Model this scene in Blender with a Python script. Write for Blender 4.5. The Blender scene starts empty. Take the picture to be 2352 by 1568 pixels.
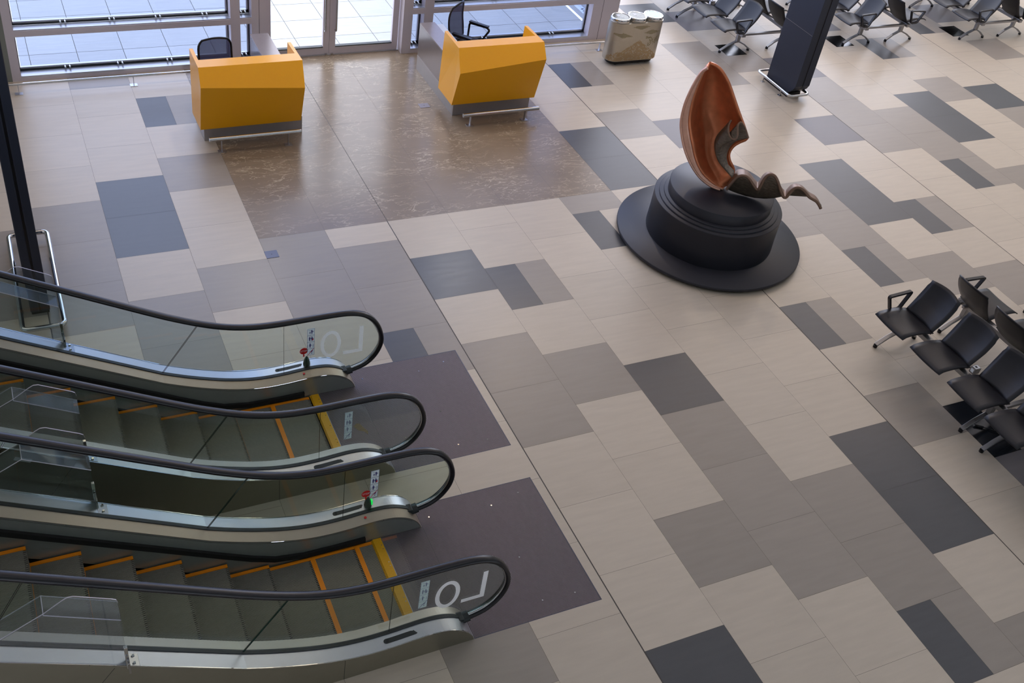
import bpy, math, random
from mathutils import Vector, Matrix
random.seed(7)
SC = bpy.context.scene
COL = SC.collection

# ------------------------------------------------------------------ camera
CAM_LOC = (-4.1953, -9.6773, 7.7258)
RX = (0.90771906, -0.40015538, 0.12618151)
RY = (-0.17113401, -0.62767573, -0.75943158)
RZ = (0.3830917, 0.66775658, -0.63823342)
cam = bpy.data.cameras.new('camera')
cam.sensor_width = 36.0
cam.sensor_fit = 'HORIZONTAL'
cam.lens = 2398.99 / 2352 * 36.0
cam.shift_x = 43.43 / 2352
cam.shift_y = -19.0 / 2352
cam.clip_end = 200
cob = bpy.data.objects.new('camera', cam)
COL.objects.link(cob)
m3 = Matrix((RX, tuple(-c for c in RY), tuple(-c for c in RZ))).transposed()
cob.matrix_world = Matrix.Translation(CAM_LOC) @ m3.to_4x4()
SC.camera = cob

# ------------------------------------------------------------------ view, world, lights
SC.view_settings.view_transform = 'Standard'
SC.view_settings.look = 'None'
SC.view_settings.exposure = -0.24
SC.view_settings.gamma = 1.0
SC.view_settings.use_curve_mapping = False
w = bpy.data.worlds.new('sky')
SC.world = w
w.use_nodes = True
w.node_tree.nodes['Background'].inputs[0].default_value = (0.80, 0.84, 1.0, 1)
w.node_tree.nodes['Background'].inputs[1].default_value = 5.2


def lamp(name, kind, loc, energy, color, size=1.0, size_y=None, target=None, spot=None, blend=0.5, spread=None):
    d = bpy.data.lights.new(name, kind)
    d.energy = energy
    d.color = color
    if kind == 'AREA':
        d.shape = 'RECTANGLE' if size_y else 'SQUARE'
        d.size = size
        if size_y:
            d.size_y = size_y
        if spread:
            d.spread = math.radians(spread)
    elif kind == 'SPOT':
        d.shadow_soft_size = size
        d.spot_size = math.radians(spot or 80)
        d.spot_blend = blend
    elif kind == 'SUN':
        d.angle = size
    o = bpy.data.objects.new(name, d)
    COL.objects.link(o)
    o.location = loc
    if target:
        v = Vector(target) - Vector(loc)
        o.rotation_euler = v.to_track_quat('-Z', 'Y').to_euler()
    return o


STRIP = 2.5      # brightness of the unseen fill panels added under the ceiling
WARM = (1.0, 0.80, 0.60)
NEUT = (1.0, 0.95, 0.88)
COOL = (0.82, 0.89, 1.0)
# daylight pouring through the glazed front
lamp('daylight_front', 'AREA', (1.0, 7.4, 6.0), 120, COOL, 12, 5, target=(1.0, -1.0, 0.0))
lamp('daylight_right', 'AREA', (13.0, 14.5, 6.0), 60, COOL, 13, 6, target=(11.0, 2.0, 0.0))
# outdoor sun on the paving, coming from beyond the front
lamp('outdoor_sky', 'AREA', (-0.5, 11.0, 9.0), 60, (0.85, 0.93, 1.0), 12, 8, target=(-0.5, 9.0, 0.0))
lamp('gallery_fill', 'AREA', (1.0, -7.5, 9.2), 30, (0.80, 1.0, 0.97), 8, 3, target=(1.5, -6.0, 0))  # added fill with no real fitting, cools the floor tone near the camera
# downlights over the desks and along the front
lamp('desk_downlight', 'SPOT', (-0.8, 4.5, 4.0), 85, NEUT, 0.05, spot=95, blend=0.8, target=(-1.0, 3.0, 0))
lamp('desk_downlight', 'SPOT', (2.85, 4.55, 4.3), 95, NEUT, 0.05, spot=95, blend=0.8, target=(2.7, 3.0, 0))
for x in (-1.1, 4.6, 9.5, 14.5):
    lamp('front_downlight', 'SPOT', (x, 5.0, 7.2), 70 if x < 0 else 240, WARM, 0.08, spot=75, blend=0.6, target=(x, -1.4, 0))

# ------------------------------------------------------------------ helpers: materials


def lin(c):
    return tuple(((v / 255) / 12.92 if v / 255 <= 0.04045 else ((v / 255 + 0.055) / 1.055) ** 2.4) for v in c) + (1,)


def mat(name, rgb, rough=0.5, metal=0.0, noise=0.0, nscale=20.0, bump=0.0, spec=None, aniso=None, coat=0.0, emit=None, estr=1.0):
    m = bpy.data.materials.new(name)
    m.use_nodes = True
    nt = m.node_tree
    b = nt.nodes['Principled BSDF']
    b.inputs['Base Color'].default_value = lin(rgb)
    b.inputs['Roughness'].default_value = rough
    b.inputs['Metallic'].default_value = metal
    if spec is not None:
        b.inputs['Specular IOR Level'].default_value = spec
    b.inputs['Coat Weight'].default_value = coat
    if emit:
        b.inputs['Emission Color'].default_value = lin(emit)
        b.inputs['Emission Strength'].default_value = estr
    tc = nt.nodes.new('ShaderNodeTexCoord')
    mp = nt.nodes.new('ShaderNodeMapping')
    nt.links.new(tc.outputs['Object'], mp.inputs[0])
    if aniso:
        mp.inputs['Scale'].default_value = aniso
    nz = nt.nodes.new('ShaderNodeTexNoise')
    nz.inputs['Scale'].default_value = nscale
    nz.inputs['Detail'].default_value = 4
    nt.links.new(mp.outputs[0], nz.inputs['Vector'])
    if noise > 0:
        mr = nt.nodes.new('ShaderNodeMapRange')
        mr.inputs[3].default_value = 1 - noise
        mr.inputs[4].default_value = 1 + noise
        nt.links.new(nz.outputs[0], mr.inputs[0])
        mx = nt.nodes.new('ShaderNodeVectorMath')
        mx.operation = 'MULTIPLY'
        mx.inputs[0].default_value = lin(rgb)[:3]
        nt.links.new(mr.outputs[0], mx.inputs[1])
        nt.links.new(mx.outputs[0], b.inputs['Base Color'])
    if bump > 0:
        bp = nt.nodes.new('ShaderNodeBump')
        bp.inputs['Strength'].default_value = bump
        bp.inputs['Distance'].default_value = 0.01
        nt.links.new(nz.outputs[0], bp.inputs['Height'])
        nt.links.new(bp.outputs[0], b.inputs['Normal'])
    return m


def glass(name, tint, reflect=1.0, haze=0.0, rough=0.02):
    """clear sheet: straight-through transparency plus Fresnel reflection"""
    m = bpy.data.materials.new(name)
    m.use_nodes = True
    nt = m.node_tree
    nt.nodes.remove(nt.nodes['Principled BSDF'])
    out = nt.nodes['Material Output']
    tr = nt.nodes.new('ShaderNodeBsdfTransparent')
    tr.inputs[0].default_value = lin(tint)
    gl = nt.nodes.new('ShaderNodeBsdfGlossy')
    gl.inputs['Roughness'].default_value = rough
    # Schlick reflectance, the same from both faces of the thin sheet
    fr = nt.nodes.new('ShaderNodeLayerWeight')
    fr.inputs[0].default_value = 0.5
    pw = nt.nodes.new('ShaderNodeMath')
    pw.operation = 'POWER'
    pw.inputs[1].default_value = 5.0
    nt.links.new(fr.outputs['Facing'], pw.inputs[0])
    mu = nt.nodes.new('ShaderNodeMath')
    mu.operation = 'MULTIPLY_ADD'
    mu.inputs[1].default_value = 0.96 * reflect
    mu.inputs[2].default_value = 0.04 * reflect
    nt.links.new(pw.outputs[0], mu.inputs[0])
    mx = nt.nodes.new('ShaderNodeMixShader')
    nt.links.new(mu.outputs[0], mx.inputs[0])
    nt.links.new(tr.outputs[0], mx.inputs[1])
    nt.links.new(gl.outputs[0], mx.inputs[2])
    last = mx
    if haze > 0:
        df = nt.nodes.new('ShaderNodeBsdfDiffuse')
        df.inputs[0].default_value = (0.8, 0.82, 0.85, 1)
        m2 = nt.nodes.new('ShaderNodeMixShader')
        m2.inputs[0].default_value = haze
        nt.links.new(mx.outputs[0], m2.inputs[1])
        nt.links.new(df.outputs[0], m2.inputs[2])
        last = m2
    nt.links.new(last.outputs[0], out.inputs[0])
    return m


def tilemat(name, rgb, rough=0.34, var=0.05, spec=0.62):
    """fired tile: streaky grain along x, soft clouding, tone shift per tile from a colour attribute"""
    m = bpy.data.materials.new(name)
    m.use_nodes = True
    nt = m.node_tree
    b = nt.nodes['Principled BSDF']
    b.inputs['Specular IOR Level'].default_value = spec
    tc = nt.nodes.new('ShaderNodeTexCoord')
    mp = nt.nodes.new('ShaderNodeMapping')
    mp.inputs['Scale'].default_value = (1.0, 7.0, 1.0)
    n1 = nt.nodes.new('ShaderNodeTexNoise')
    n1.inputs['Scale'].default_value = 2.2
    n1.inputs['Detail'].default_value = 6
    n2 = nt.nodes.new('ShaderNodeTexNoise')
    n2.inputs['Scale'].default_value = 180
    n2.inputs['Detail'].default_value = 2
    nt.links.new(tc.outputs['Object'], mp.inputs[0])
    nt.links.new(mp.outputs[0], n1.inputs['Vector'])
    nt.links.new(tc.outputs['Object'], n2.inputs['Vector'])
    ad = nt.nodes.new('ShaderNodeMath')
    ad.operation = 'MULTIPLY_ADD'
    ad.inputs[1].default_value = 0.35
    nt.links.new(n2.outputs[0], ad.inputs[0])
    nt.links.new(n1.outputs[0], ad.inputs[2])
    mr = nt.nodes.new('ShaderNodeMapRange')
    mr.inputs[1].default_value = 0.3
    mr.inputs[2].default_value = 1.05
    mr.inputs[3].default_value = 1 - 1.6 * var
    mr.inputs[4].default_value = 1 + 1.6 * var
    nt.links.new(ad.outputs[0], mr.inputs[0])
    at = nt.nodes.new('ShaderNodeAttribute')
    at.attribute_name = 'tone'
    mu = nt.nodes.new('ShaderNodeMath')
    mu.operation = 'MULTIPLY'
    nt.links.new(mr.outputs[0], mu.inputs[0])
    nt.links.new(at.outputs['Fac'], mu.inputs[1])
    vm = nt.nodes.new('ShaderNodeVectorMath')
    vm.operation = 'MULTIPLY'
    vm.inputs[0].default_value = lin(rgb)[:3]
    nt.links.new(mu.outputs[0], vm.inputs[1])
    nt.links.new(vm.outputs[0], b.inputs['Base Color'])
    r2 = nt.nodes.new('ShaderNodeMapRange')
    r2.inputs[3].default_value = rough - 0.05
    r2.inputs[4].default_value = rough + 0.07
    nt.links.new(n1.outputs[0], r2.inputs[0])
    nt.links.new(r2.outputs[0], b.inputs['Roughness'])
    return m


def marblemat():
    m = bpy.data.materials.new('veined_marble')
    m.use_nodes = True
    nt = m.node_tree
    b = nt.nodes['Principled BSDF']
    b.inputs['Roughness'].default_value = 0.24
    tc = nt.nodes.new('ShaderNodeTexCoord')
    nw = nt.nodes.new('ShaderNodeTexNoise')
    nw.inputs['Scale'].default_value = 1.6
    nw.inputs['Detail'].default_value = 5
    nt.links.new(tc.outputs['Object'], nw.inputs['Vector'])
    mixv = nt.nodes.new('ShaderNodeVectorMath')
    mixv.operation = 'MULTIPLY_ADD'
    mixv.inputs[1].default_value = (0.3, 0.3, 0.3)
    nt.links.new(nw.outputs['Color'], mixv.inputs[0])
    nt.links.new(tc.outputs['Object'], mixv.inputs[2])
    mp = nt.nodes.new('ShaderNodeMapping')
    mp.inputs['Rotation'].default_value = (0, 0, math.radians(28))
    mp.inputs['Scale'].default_value = (0.9, 3.2, 1.0)
    nt.links.new(mixv.outputs[0], mp.inputs[0])
    facs = []
    for sc_, wd in ((1.1, 0.009), (2.6, 0.010)):
        vo = nt.nodes.new('ShaderNodeTexNoise')
        vo.inputs['Scale'].default_value = sc_
        vo.inputs['Detail'].default_value = 5
        vo.inputs['Roughness'].default_value = 0.55
        vo.inputs['Distortion'].default_value = 0.35
        nt.links.new(mp.outputs[0], vo.inputs['Vector'])
        sb = nt.nodes.new('ShaderNodeMath')
        sb.operation = 'SUBTRACT'
        sb.inputs[1].default_value = 0.5
        nt.links.new(vo.outputs[0], sb.inputs[0])
        ab = nt.nodes.new('ShaderNodeMath')
        ab.operation = 'ABSOLUTE'
        nt.links.new(sb.outputs[0], ab.inputs[0])
        mr = nt.nodes.new('ShaderNodeMapRange')
        mr.inputs[1].default_value = 0.0
        mr.inputs[2].default_value = wd
        mr.inputs[3].default_value = 1.0
        mr.inputs[4].default_value = 0.0
        nt.links.new(ab.outputs[0], mr.inputs[0])
        facs.append(mr)
    n3 = nt.nodes.new('ShaderNodeTexNoise')
    n3.inputs['Scale'].default_value = 1.1
    n3.inputs['Detail'].default_value = 3
    nt.links.new(tc.outputs['Object'], n3.inputs['Vector'])
    r3 = nt.nodes.new('ShaderNodeMapRange')
    r3.inputs[1].default_value = 0.34
    r3.inputs[2].default_value = 0.60
    nt.links.new(n3.outputs[0], r3.inputs[0])
    mxm = nt.nodes.new('ShaderNodeMath')
    mxm.operation = 'MAXIMUM'
    nt.links.new(facs[0].outputs[0], mxm.inputs[0])
    nt.links.new(facs[1].outputs[0], mxm.inputs[1])
    mm = nt.nodes.new('ShaderNodeMath')
    mm.operation = 'MULTIPLY'
    nt.links.new(mxm.outputs[0], mm.inputs[0])
    nt.links.new(r3.outputs[0], mm.inputs[1])
    m4 = nt.nodes.new('ShaderNodeMath')
    m4.operation = 'MULTIPLY'
    m4.inputs[1].default_value = 0.7
    nt.links.new(mm.outputs[0], m4.inputs[0])
    cr = nt.nodes.new('ShaderNodeMixRGB')
    cr.inputs[1].default_value = lin((122, 108, 94))
    cr.inputs[2].default_value = lin((150, 134, 116))
    nt.links.new(nw.outputs[0], cr.inputs[0])
    c2 = nt.nodes.new('ShaderNodeMixRGB')
    c2.inputs[2].default_value = lin((206, 192, 168))
    nt.links.new(m4.outputs[0], c2.inputs[0])
    nt.links.new(cr.outputs[0], c2.inputs[1])
    nt.links.new(c2.outputs[0], b.inputs['Base Color'])
    return m


M = dict(
    L=tilemat('light_beige_tile', (194, 182, 165), 0.33),
    M=tilemat('taupe_grey_tile', (150, 141, 131), 0.33),
    B=tilemat('slate_grey_tile', (112, 107, 110), 0.36),
    D=tilemat('charcoal_tile', (74, 75, 78), 0.30, 0.08),
    K=tilemat('near_black_glossy_tile', (28, 33, 40), 0.12, 0.1),
    P=tilemat('outdoor_paving', (176, 178, 178), 0.5, 0.07),
    marble=marblemat(),
    grout=mat('grout', (88, 82, 76), 0.8, noise=0.1),
    joint=mat('joint_strip', (70, 66, 62), 0.5, noise=0.1),
    pit=mat('pit_black', (14, 14, 15), 0.7, noise=0.1),
    yellow=mat('yellow_lacquer', (244, 170, 2), 0.34, noise=0.03, nscale=90, coat=0.08),
    steel=mat('brushed_steel', (178, 178, 180), 0.24, 1.0, noise=0.05, nscale=30, aniso=(1, 40, 40)),
    deckm=mat('deck_satin_steel', (176, 166, 152), 0.42, 0.85, noise=0.04, nscale=8),
    deckm2=mat('deck_outer_steel', (196, 198, 206), 0.34, 0.9, noise=0.04, nscale=8),
    steel2=mat('satin_steel', (160, 158, 156), 0.34, 1.0, noise=0.06, nscale=20),
    chrome=mat('polished_steel', (205, 207, 210), 0.08, 1.0),
    skirt=mat('dark_skirt_steel', (150, 154, 150), 0.28, 0.5, noise=0.06, nscale=12),
    clad=mat('cladding_steel', (150, 146, 132), 0.38, 0.8, noise=0.08, nscale=6),
    frame=mat('window_frame_metal', (204, 196, 204), 0.42, 0.1, noise=0.03, nscale=60),
    frame_l=mat('window_sill_silver', (196, 198, 204), 0.3, 0.7),
    seal=mat('black_gasket', (24, 30, 34), 0.45, noise=0.1),
    rubber=mat('handrail_rubber', (15, 15, 22), 0.3, noise=0.08, nscale=50),
    brush=mat('skirt_brush', (12, 11, 10), 0.85, noise=0.2, nscale=300),
    orange=mat('demarcation_orange', (236, 140, 8), 0.5, noise=0.08, nscale=60),
    comb=mat('comb_yellow', (214, 160, 8), 0.45, noise=0.10, nscale=70),
    step=mat('step_cleats', (150, 146, 134), 0.5, 0.3, noise=0.1, nscale=30),
    stepb=mat('step_groove_black', (10, 11, 12), 0.7),
    rib=mat('floor_plate_rib', (134, 126, 132), 0.45, 0.5, noise=0.08, nscale=20),
    ribb=mat('floor_plate_groove', (16, 15, 18), 0.7),
    glass=glass('balustrade_glass', (238, 245, 241), 1.0),
    gedge=mat('glass_edge_green', (26, 58, 50), 0.2),
    pane=glass('window_glass', (186, 198, 220), 1.0),
    clear=glass('door_glass', (250, 252, 250), 1.0),
    acryl=glass('acrylic_sheet', (243, 245, 247), 1.0, 0.03),
    aedge=mat('acrylic_edge', (188, 186, 196), 0.25),
    black=mat('black_moulded_plastic', (20, 20, 27), 0.42, noise=0.06, nscale=120, bump=0.05),
    blackm=mat('black_metal', (24, 24, 28), 0.35, 0.2, noise=0.05),
    mesh=mat('chair_mesh_fabric', (92, 90, 112), 0.75, noise=0.2, nscale=160),
    seatf=mat('chair_seat_fabric', (40, 38, 46), 0.85, noise=0.15, nscale=200),
    castal=mat('cast_aluminium', (150, 150, 152), 0.35, 0.9, noise=0.06, nscale=30),
    pylon=mat('pylon_dark_panel', (38, 44, 60), 0.42, 0.2, noise=0.15, nscale=300),
    pylon2=mat('pylon_edge_black', (20, 21, 26), 0.3, 0.4),
    plinth=mat('plinth_dark_lacquer', (40, 40, 48), 0.42, 0.2, noise=0.12, nscale=260, spec=0.5),
    bronze=mat('copper_bronze', (204, 124, 84), 0.36, 0.6, noise=0.34, nscale=9, bump=0.2),
    bronzel=mat('bronze_pale_lip', (216, 168, 146), 0.36, 0.55, noise=0.18, nscale=16, bump=0.1),
    bronzed=mat('bronze_dark_patina', (96, 84, 72), 0.4, 0.5, noise=0.85, nscale=22, bump=1.0, aniso=(1, 1, 2.4)),
    bronzer=mat('bronze_rim', (128, 102, 86), 0.45, 0.5, noise=0.2, nscale=20),
    white=mat('white_vinyl', (214, 212, 214), 0.5, emit=None),
    sign=mat('sign_white', (225, 228, 234), 0.5),
    signb=mat('sign_blue', (52, 44, 120), 0.5),
    signp=mat('sign_pale_blue', (150, 150, 178), 0.5),
    red=mat('sign_red', (206, 22, 26), 0.45),
    dome=mat('smoked_dome', (52, 70, 66), 0.1, coat=0.6),
    green=mat('green_lamp', (20, 190, 80), 0.3, emit=(20, 220, 90), estr=1.2),
    stone=mat('grey_counter_top', (150, 140, 140), 0.25, 0.3, noise=0.08, nscale=12),
    stoneb=mat('grey_counter_side', (150, 142, 142), 0.22, 0.6, noise=0.06, nscale=6),
    deskp=mat('desk_plinth_steel', (168, 164, 166), 0.3, 0.5, noise=0.06, nscale=8),
    pale=mat('pale_worktop', (196, 200, 206), 0.18, noise=0.02),
    boxgrey=mat('floor_box_grey', (84, 88, 104), 0.35, 0.6, noise=0.05),
    boxpale=mat('floor_box_pale', (140, 136, 146), 0.35, 0.6, noise=0.05),
    strip=mat('fill_panel_glow', (250, 246, 238), 0.5, emit=(255, 220, 182), estr=STRIP),
    wallp=mat('painted_wall', (122, 126, 120), 0.8, noise=0.03),
    ceil=mat('ceiling_paint', (205, 202, 198), 0.8, noise=0.02),
    gold=mat('bin_gold_scale', (164, 122, 40), 0.4, 0.4, noise=0.3, nscale=60),
    goldd=mat('bin_gold_dark', (120, 110, 52), 0.4, 0.5, noise=0.3, nscale=60),
    binm=mat('bin_satin_steel', (184, 176, 162), 0.28, 0.9, noise=0.04),
    lid=mat('bin_lid_grey', (112, 112, 104), 0.25, 0.5, noise=0.05),
    lidc=mat('bin_lid_cyan', (150, 214, 218), 0.2, 0.3, noise=0.1, nscale=14),
    grime=mat('dried_stain', (120, 104, 78), 0.8, noise=0.4, nscale=60),
)



def vinyl(name, rgb, see):
    """thin cut vinyl on glass: lit from both faces, a little see-through"""
    m = bpy.data.materials.new(name)
    m.use_nodes = True
    nt = m.node_tree
    nt.nodes.remove(nt.nodes['Principled BSDF'])
    df = nt.nodes.new('ShaderNodeBsdfDiffuse')
    tl = nt.nodes.new('ShaderNodeBsdfTranslucent')
    tr = nt.nodes.new('ShaderNodeBsdfTransparent')
    df.inputs[0].default_value = lin(rgb)
    tl.inputs[0].default_value = lin(rgb)
    a = nt.nodes.new('ShaderNodeMixShader')
    c = nt.nodes.new('ShaderNodeMixShader')
    a.inputs[0].default_value = 0.5
    c.inputs[0].default_value = see
    nt.links.new(df.outputs[0], a.inputs[1])
    nt.links.new(tl.outputs[0], a.inputs[2])
    nt.links.new(a.outputs[0], c.inputs[1])
    nt.links.new(tr.outputs[0], c.inputs[2])
    nt.links.new(c.outputs[0], nt.nodes['Material Output'].inputs[0])
    return m


M['signv'] = vinyl('sign_film', (246, 248, 252), 0.0)
M['mesh'] = vinyl('chair_mesh_weave', (84, 82, 104), 0.3)
M['white'] = vinyl('white_letter_vinyl', (250, 248, 248), 0.0)
M['frost'] = vinyl('frosted_letter_vinyl', (255, 253, 252), 0.12)
# ------------------------------------------------------------------ helpers: meshes and objects


class MB:
    def __init__(s):
        s.v = []
        s.f = []
        s.m = []
        s.mats = []
        s.sm = []

    def mi(s, m):
        if m not in s.mats:
            s.mats.append(m)
        return s.mats.index(m)

    def add(s, vs, fs, m, smooth=False):
        o = len(s.v)
        s.v += [tuple(p) for p in vs]
        k = s.mi(m)
        for f in fs:
            s.f.append([i + o for i in f])
            s.m.append(k)
            s.sm.append(smooth)

    def box(s, x0, x1, y0, y1, z0, z1, m):
        vs = [(x, y, z) for x in (x0, x1) for y in (y0, y1) for z in (z0, z1)]
        s.add(vs, [(0, 1, 3, 2), (4, 6, 7, 5), (0, 4, 5, 1), (2, 3, 7, 6), (0, 2, 6, 4), (1, 5, 7, 3)], m)

    def hexa(s, b, t, m):
        """b, t: four bottom and four top corners in the same turning order"""
        s.add(list(b) + list(t), [(3, 2, 1, 0), (4, 5, 6, 7), (0, 1, 5, 4), (1, 2, 6, 5), (2, 3, 7, 6), (3, 0, 4, 7)], m)

    def prism(s, pts, d0, d1, axis, m, side=None):
        """polygon pts in the plane across axis, from d0 to d1"""
        def P(p, d):
            return {'x': (d, p[0], p[1]), 'y': (p[0], d, p[1]), 'z': (p[0], p[1], d)}[axis]
        n = len(pts)
        s.add([P(p, d0) for p in pts], [tuple(range(n))], m)
        s.add([P(p, d1) for p in pts], [tuple(reversed(range(n)))], m)
        vs = [P(p, d0) for p in pts] + [P(p, d1) for p in pts]
        s.add(vs, [(i, (i + 1) % n, n + (i + 1) % n, n + i) for i in range(n)], side or m)

    def ring(s, outer, inner, d0, d1, axis, m):
        def P(p, d):
            return {'x': (d, p[0], p[1]), 'y': (p[0], d, p[1]), 'z': (p[0], p[1], d)}[axis]
        n = len(outer)
        vs = [P(p, d0) for p in outer] + [P(p, d0) for p in inner] + [P(p, d1) for p in outer] + [P(p, d1) for p in inner]
        fs = []
        for i in range(n):
            j = (i + 1) % n
            fs += [(i, j, n + j, n + i), (2 * n + i, 3 * n + i, 3 * n + j, 2 * n + j), (i, 2 * n + i, 2 * n + j, j), (n + i, n + j, 3 * n + j, 3 * n + i)]
        s.add(vs, fs, m)

    def sweep(s, path, prof, up, m, closed=False, caps=True, smooth=True):
        """prof: list of (a, b); a runs along the side vector, b along the normal"""
        P = [Vector(p) for p in path]
        n = len(P)
        k = len(prof)
        vs = []
        for i in range(n):
            if closed:
                t = P[(i + 1) % n] - P[i - 1]
            else:
                t = P[min(i + 1, n - 1)] - P[max(i - 1, 0)]
            t.normalize()
            side = Vector(up).cross(t)
            if side.length < 1e-4:
                side = Vector((1, 0, 0)).cross(t)
            side.normalize()
            nn = t.cross(side)
            for a, b in prof:
                vs.append(P[i] + side * a + nn * b)
        fs = []
        for i in range(n if closed else n - 1):
            j = (i + 1) % n
            for q in range(k):
                r = (q + 1) % k
                fs.append((i * k + q, i * k + r, j * k + r, j * k + q))
        s.add(vs, fs, m, smooth)
        if caps and not closed:
            s.add([vs[q] for q in range(k)], [tuple(range(k))], m)
            s.add([vs[(n - 1) * k + q] for q in range(k)], [tuple(reversed(range(k)))], m)

    def tube(s, path, r, m, up=(0, 0, 1), seg=10, closed=False, rb=None):
        prof = [(r * math.cos(2 * math.pi * i / seg), (rb or r) * math.sin(2 * math.pi * i / seg)) for i in range(seg)]
        s.sweep(path, prof, up, m, closed)

    def cyl(s, x, y, z0, z1, r, m, seg=24, r1=None, smooth=True):
        r1 = r if r1 is None else r1
        a = [(x + r * math.cos(2 * math.pi * i / seg), y + r * math.sin(2 * math.pi * i / seg), z0) for i in range(seg)]
        b = [(x + r1 * math.cos(2 * math.pi * i / seg), y + r1 * math.sin(2 * math.pi * i / seg), z1) for i in range(seg)]
        s.add(a + b, [(i, (i + 1) % seg, seg + (i + 1) % seg, seg + i) for i in range(seg)], m, smooth)
        s.add(a, [tuple(reversed(range(seg)))], m)
        s.add(b, [tuple(range(seg))], m)

    def lathe(s, x, y, prof, m, seg=48):
        vs = []
        for r, z in prof:
            vs += [(x + r * math.cos(2 * math.pi * i / seg), y + r * math.sin(2 * math.pi * i / seg), z) for i in range(seg)]
        fs = []
        for a in range(len(prof) - 1):
            for i in range(seg):
                j = (i + 1) % seg
                fs.append((a * seg + i, a * seg + j, (a + 1) * seg + j, (a + 1) * seg + i))
        s.add(vs, fs, m, True)

    def grid(s, rows, m, smooth=True):
        n = len(rows[0])
        vs = [p for r in rows for p in r]
        s.add(vs, [(i * n + j, i * n + j + 1, (i + 1) * n + j + 1, (i + 1) * n + j) for i in range(len(rows) - 1) for j in range(n - 1)], m, smooth)

    def build(s, name, parent=None, bevel=0.0, solid=0.0, offset=0.0, seg=2):
        me = bpy.data.meshes.new(name)
        me.from_pydata(s.v, [], s.f)
        for m in s.mats:
            me.materials.append(m)
        me.polygons.foreach_set('material_index', s.m)
        me.polygons.foreach_set('use_smooth', s.sm)
        me.update()
        o = bpy.data.objects.new(name, me)
        COL.objects.link(o)
        if parent:
            o.parent = parent
        if solid:
            md = o.modifiers.new('thickness', 'SOLIDIFY')
            md.thickness = solid
            md.offset = offset
        if bevel:
            md = o.modifiers.new('bevel', 'BEVEL')
            md.width = bevel
            md.segments = seg
            md.limit_method = 'ANGLE'
        return o


def tag(o, label=None, cat=None, group=None, kind=None):
    if label:
        o['label'] = label
    if cat:
        o['category'] = cat
    if group:
        o['group'] = group
    if kind:
        o['kind'] = kind
    return o


def empty(name, loc, label=None, cat=None, group=None, rz=0.0, kind=None):
    o = bpy.data.objects.new(name, None)
    COL.objects.link(o)
    o.location = loc
    o.rotation_euler = (0, 0, rz)
    o.empty_display_size = 0.1
    return tag(o, label, cat, group, kind)


def copy_tree(o, parent=None):
    c = o.copy()
    COL.objects.link(c)
    c.parent = parent
    for ch in list(o.children):
        copy_tree(ch, c)
    return c


def structure(mb, name, label, parent=None, **k):
    o = mb.build(name, parent, **k)
    if not parent:
        tag(o, label, name.split('_')[0], kind='structure')
    return o


def round_path(pts, r=0.03, n=5, closed=False):
    """soften the corners of a polyline"""
    P = [Vector(p) for p in pts]
    out = []
    N = len(P)
    for i in range(N):
        if not closed and i in (0, N - 1):
            out.append(P[i])
            continue
        a, b, c = P[i - 1], P[i], P[(i + 1) % N]
        u = (a - b)
        v = (c - b)
        d = min(r, u.length * 0.45, v.length * 0.45)
        p0 = b + u.normalized() * d
        p1 = b + v.normalized() * d
        for k in range(n + 1):
            t = k / n
            out.append(p0 * (1 - t) ** 2 + b * 2 * t * (1 - t) + p1 * t ** 2)
    return out


def text_mesh(name, body, size, mtl, parent, loc, rot, extrude=0.001):
    cu = bpy.data.curves.new(name, 'FONT')
    cu.body = body
    cu.size = size
    cu.extrude = extrude
    cu.align_x = 'CENTER'
    cu.align_y = 'CENTER'
    t = bpy.data.objects.new(name + '_curve', cu)
    COL.objects.link(t)
    dg = bpy.context.evaluated_depsgraph_get()
    dg.update()
    me = bpy.data.meshes.new_from_object(t.evaluated_get(dg))
    bpy.data.objects.remove(t)
    me.materials.clear()
    me.materials.append(mtl)
    o = bpy.data.objects.new(name, me)
    COL.objects.link(o)
    o.parent = parent
    o.location = loc
    o.rotation_euler = rot
    return o


# ------------------------------------------------------------------ floor
U = 0.84
WALL = 5.40
GLY = 5.60
ESC_Y = {'far': -2.516, 'near': -4.510}
TILES = {}
TILES.update({(-4,-3):'D',(-4,-2):'D',(-3,-6):'DM',(-3,-4):'M',(-5,-3):'M',(-5,-2):'M',(-2,-1):'M',(-2,0):'M',(-3,-1):'M',(-1,-2):'L',(-1,-1):'M',(-1,0):'M',(-4,0):'M',(-6,-3):'L',(-6,-2):'M',(-6,-5):'M',(-4,-7):'M',(-2,-7):'M',(-5,-1):'M',(-4,1):'M',(-5,0):'L',(-6,-1):'M',(-1,1):'DM',(0,0):'D',(1,0):'DM',(0,2):'M',(0,3):'M',(1,2):'M',(2,3):'D',(0,1):'L',(4,-3):'D',(4,-2):'D',(5,-6):'DM',(5,-4):'M',(3,-2):'M',(3,-1):'DL',(6,-3):'B',(8,-6):'M',(12,-3):'D',(12,-2):'D',(14,-3):'D',(8,-1):'D',(8,0):'D',(9,0):'DM',(5,2):'DM',(7,1):'DM',(11,-1):'DM',(9,-3):'B',(10,-4):'M',(10,-3):'M',(10,-2):'M',(11,-3):'M',(11,-2):'M',(13,-4):'M',(7,-1):'M',(7,0):'M',(6,0):'M',(8,2):'M',(9,2):'M',(12,0):'M',(14,-2):'M',(2,4):'M',(2,5):'M',(1,5):'M',(2,6):'M',(3,5):'M',(3,6):'M',(3,7):'DM',(4,5):'D',(4,6):'D',(0,7):'D',(6,6):'B',(5,4):'M',(4,8):'M',(8,-5):'M',(9,-6):'M',(8,-8):'D',(9,-8):'B',(13,-6):'DM',(15,-7):'DM',(16,-5):'M',(12,-7):'B',(16,-7):'B',(-2,6):'M',(6,5):'KM',(10,-5):'B'})
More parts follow.
